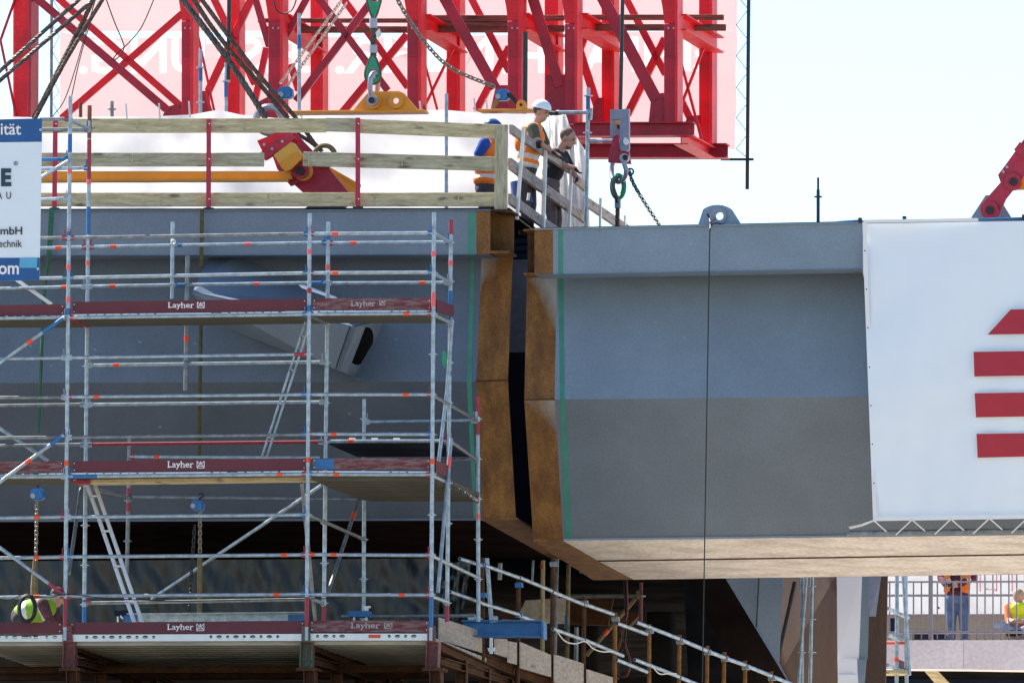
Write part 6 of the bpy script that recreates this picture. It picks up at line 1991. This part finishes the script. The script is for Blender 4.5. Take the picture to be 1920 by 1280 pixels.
# --- bending worker in lime vest behind the coil
q = pp(2.0)
hc = q(104, 1118, .1)
hb, hf, hs_, hu = head(hc, v_(.8, .2, -.55), v_(.5, 0, .9), hair='hair')
sh_r, sh_l = q(86, 1134, -.18), q(88, 1128, .2)
bones = hb + [(q(92, 1130), .06, q(99, 1122), .055, 'skin'),
              ('ball', q(80, 1138), v_(.16, 0, -.05), v_(0, .2, 0), v_(.05, 0, .13), 'plaid'), ('ball', q(62, 1146), v_(.18, 0, -.03), v_(0, .18, 0), v_(.03, 0, .14), 'plaid'),
              ('ball', q(42, 1156), v_(.15, 0, 0), v_(0, .18, 0), v_(0, 0, .15), 'dark_trousers'),
              (sh_r, .08, q(98, 1158, -.24), .06, 'plaid'), (q(98, 1158, -.24), .055, q(112, 1172, -.2), .04, 'plaid'),
              (sh_l, .08, q(102, 1158, .24), .06, 'plaid'), (q(102, 1158, .24), .055, q(116, 1172, .2), .04, 'plaid'),
              (q(40, 1160, -.1), .1, q(54, 1186, -.12), .075, 'dark_trousers'), (q(54, 1186, -.12), .07, q(38, 1217, -.12), .05, 'dark_trousers'),
              (q(42, 1160, .1), .1, q(58, 1186, .12), .075, 'dark_trousers'), (q(58, 1186, .12), .07, q(42, 1217, .12), .05, 'dark_trousers'),
              (q(37, 1221, -.12), .045, q(52, 1223, -.12), .04, 'black'), (q(41, 1221, .12), .045, q(56, 1223, .12), .04, 'black')]
bones += hand(q(112, 1172, -.2), q(120, 1184, -.2), N, 'skin') + hand(q(116, 1172, .2), q(124, 1184, .2), N, 'skin')
vp = [('ball', q(78, 1138), v_(.185, 0, -.05), v_(0, .215, 0), v_(.05, 0, .15)), ('ball', q(62, 1146), v_(.20, 0, -.03), v_(0, .20, 0), v_(.03, 0, .16)), ('ball', q(48, 1152), v_(.17, 0, 0), v_(0, .20, 0), v_(0, 0, .16))]
figure('bending worker in lime vest and dark red check shirt behind the cable coil', q(45, 1225), bones, ('hi_green', [(q(80, 1140), v_(.93, 0, .2).normalized(), -.02, .06), (q(52, 1150), v_(.93, 0, .2).normalized(), -.05, .02)], vp))

# --- man standing at the far railing, reading a device
q = pp(DR + 1.6)
k = sR / PXM


def qq(x, y, o=0.):
    return P(x, y, DR + 1.6) + N * o


hc = qq(1796, 1008)
hb, hf, hs_, hu = head(hc, v_(.05, -.9, -.4), v_(0, -.2, 1), hair='hair')
bones = hb + [(qq(1795, 1030), .06, qq(1795, 1018), .055, 'skin'),
              ('ball', qq(1795, 1052), v_(.20, 0, 0), v_(0, .13, 0), v_(0, 0, .16), 'burgundy'), ('ball', qq(1795, 1085), v_(.175, 0, 0), v_(0, .125, 0), v_(0, 0, .20), 'burgundy'), ('ball', qq(1795, 1112), v_(.165, 0, 0), v_(0, .13, 0), v_(0, 0, .10), 'burgundy'),
              ('ball', qq(1795, 1122), v_(.17, 0, 0), v_(0, .13, 0), v_(0, 0, .10), 'jeans'),
              (qq(1770, 1045), .075, qq(1765, 1083, .0), .062, 'burgundy'), (qq(1765, 1083), .06, qq(1778, 1098, -.22), .045, 'burgundy'),
              (qq(1820, 1045), .075, qq(1826, 1082, .0), .062, 'burgundy'), (qq(1826, 1082), .06, qq(1803, 1097, -.22), .045, 'burgundy'),
              (qq(1784, 1124), .095, qq(1784, 1166, .0), .07, 'jeans'), (qq(1784, 1166), .068, qq(1784, 1214, .02), .052, 'jeans'),
              (qq(1806, 1124), .095, qq(1807, 1166, .0), .07, 'jeans'), (qq(1807, 1166), .068, qq(1808, 1214, .02), .052, 'jeans'),
              (qq(1784, 1220, .02), .05, qq(1783, 1222, -.14), .042, 'black'), (qq(1808, 1220, .02), .05, qq(1809, 1222, -.14), .042, 'black')]
bones += hand(qq(1778, 1098, -.22), qq(1790, 1101, -.28), Z, 'skin') + hand(qq(1803, 1097, -.22), qq(1792, 1100, -.28), Z, 'skin')
m5 = figure('standing man in burgundy shirt, blue jeans and open orange vest behind the far railing', qq(1796, 1224), bones)
for x0, x1, xm in ((1772, 1786, 1776), (1806, 1824, 1818)):
    MB().prism([qq(x0, 1050, -.14), qq(x1, 1050, -.16), qq(x1 - 2, 1108, -.17), qq(xm, 1113, -.15), qq(x0, 1110, -.13)], N * .03).build('safety_vest', 'hi_orange', m5)
    MB().prism([qq(x0, 1086, -.145), qq(x1, 1086, -.172), qq(x1, 1092, -.172), qq(x0, 1092, -.145)], N * .02).build('reflective_band', 'reflex', m5)
tag(MB().prism([qq(1783, 1097, -.34), qq(1794, 1096, -.34), qq(1795, 1102, -.32), qq(1784, 1103, -.32)], N * .03).build('handheld_device', 'black'), 'small black device held by the standing man', 'device')

# --- man sitting at the right edge
hc = qq(1910, 1120)
hb, hf, hs_, hu = head(hc, v_(-.15, -.75, -.65), v_(0, -.4, 1), hair='hair_fair')
bones = hb + [(qq(1911, 1136), .06, qq(1911, 1128), .055, 'skin'),
              ('ball', qq(1912, 1146), v_(.2, 0, 0), v_(0, .14, -.04), v_(0, -.02, .13), 'orange_cloth'), ('ball', qq(1913, 1166), v_(.18, 0, 0), v_(0, .15, 0), v_(0, 0, .15), 'orange_cloth'),
              ('ball', qq(1913, 1182), v_(.18, 0, 0), v_(0, .17, 0), v_(0, 0, .11), 'grey_trousers'),
              (qq(1892, 1138), .075, qq(1894, 1164, -.1), .06, 'orange_cloth'), (qq(1894, 1164, -.1), .05, qq(1906, 1168, -.32), .036, 'skin'),
              (qq(1934, 1138), .075, qq(1934, 1164, -.1), .06, 'orange_cloth'), (qq(1934, 1164, -.1), .05, qq(1920, 1168, -.32), .036, 'skin'),
              (qq(1906, 1184), .1, qq(1880, 1176, -.35), .075, 'grey_trousers'), (qq(1880, 1176, -.35), .075, qq(1912, 1190, -.45), .055, 'grey_trousers'),
              (qq(1922, 1184), .1, qq(1948, 1176, -.35), .075, 'grey_trousers'), (qq(1948, 1176, -.35), .075, qq(1916, 1191, -.5), .055, 'grey_trousers'),
              (qq(1912, 1190, -.46), .05, qq(1924, 1190, -.55), .045, 'black'), (qq(1916, 1191, -.5), .05, qq(1902, 1192, -.58), .045, 'black')]
bones += hand(qq(1906, 1168, -.32), qq(1915, 1169, -.36), Z, 'skin') + hand(qq(1920, 1168, -.32), qq(1911, 1168, -.36), Z, 'skin')
vp = [('ball', qq(1912, 1147), v_(.17, 0, 0), v_(0, .165, -.04), v_(0, -.02, .14)), ('ball', qq(1913, 1162), v_(.165, 0, 0), v_(0, .17, 0), v_(0, 0, .12))]
m6 = figure('fair-haired man in orange shirt and yellow vest sitting cross-legged at the picture edge', qq(1913, 1200), bones, ('hi_yellow', [], vp))
tag(slab('sitting_block', [(1885, 1190, DR + 1.4), (1945, 1190, DR + 1.4), (1945, 1206, DR + 1.4), (1885, 1206, DR + 1.4)], N * .5, 'concrete_beige'), 'low pale block under the sitting man', 'block')
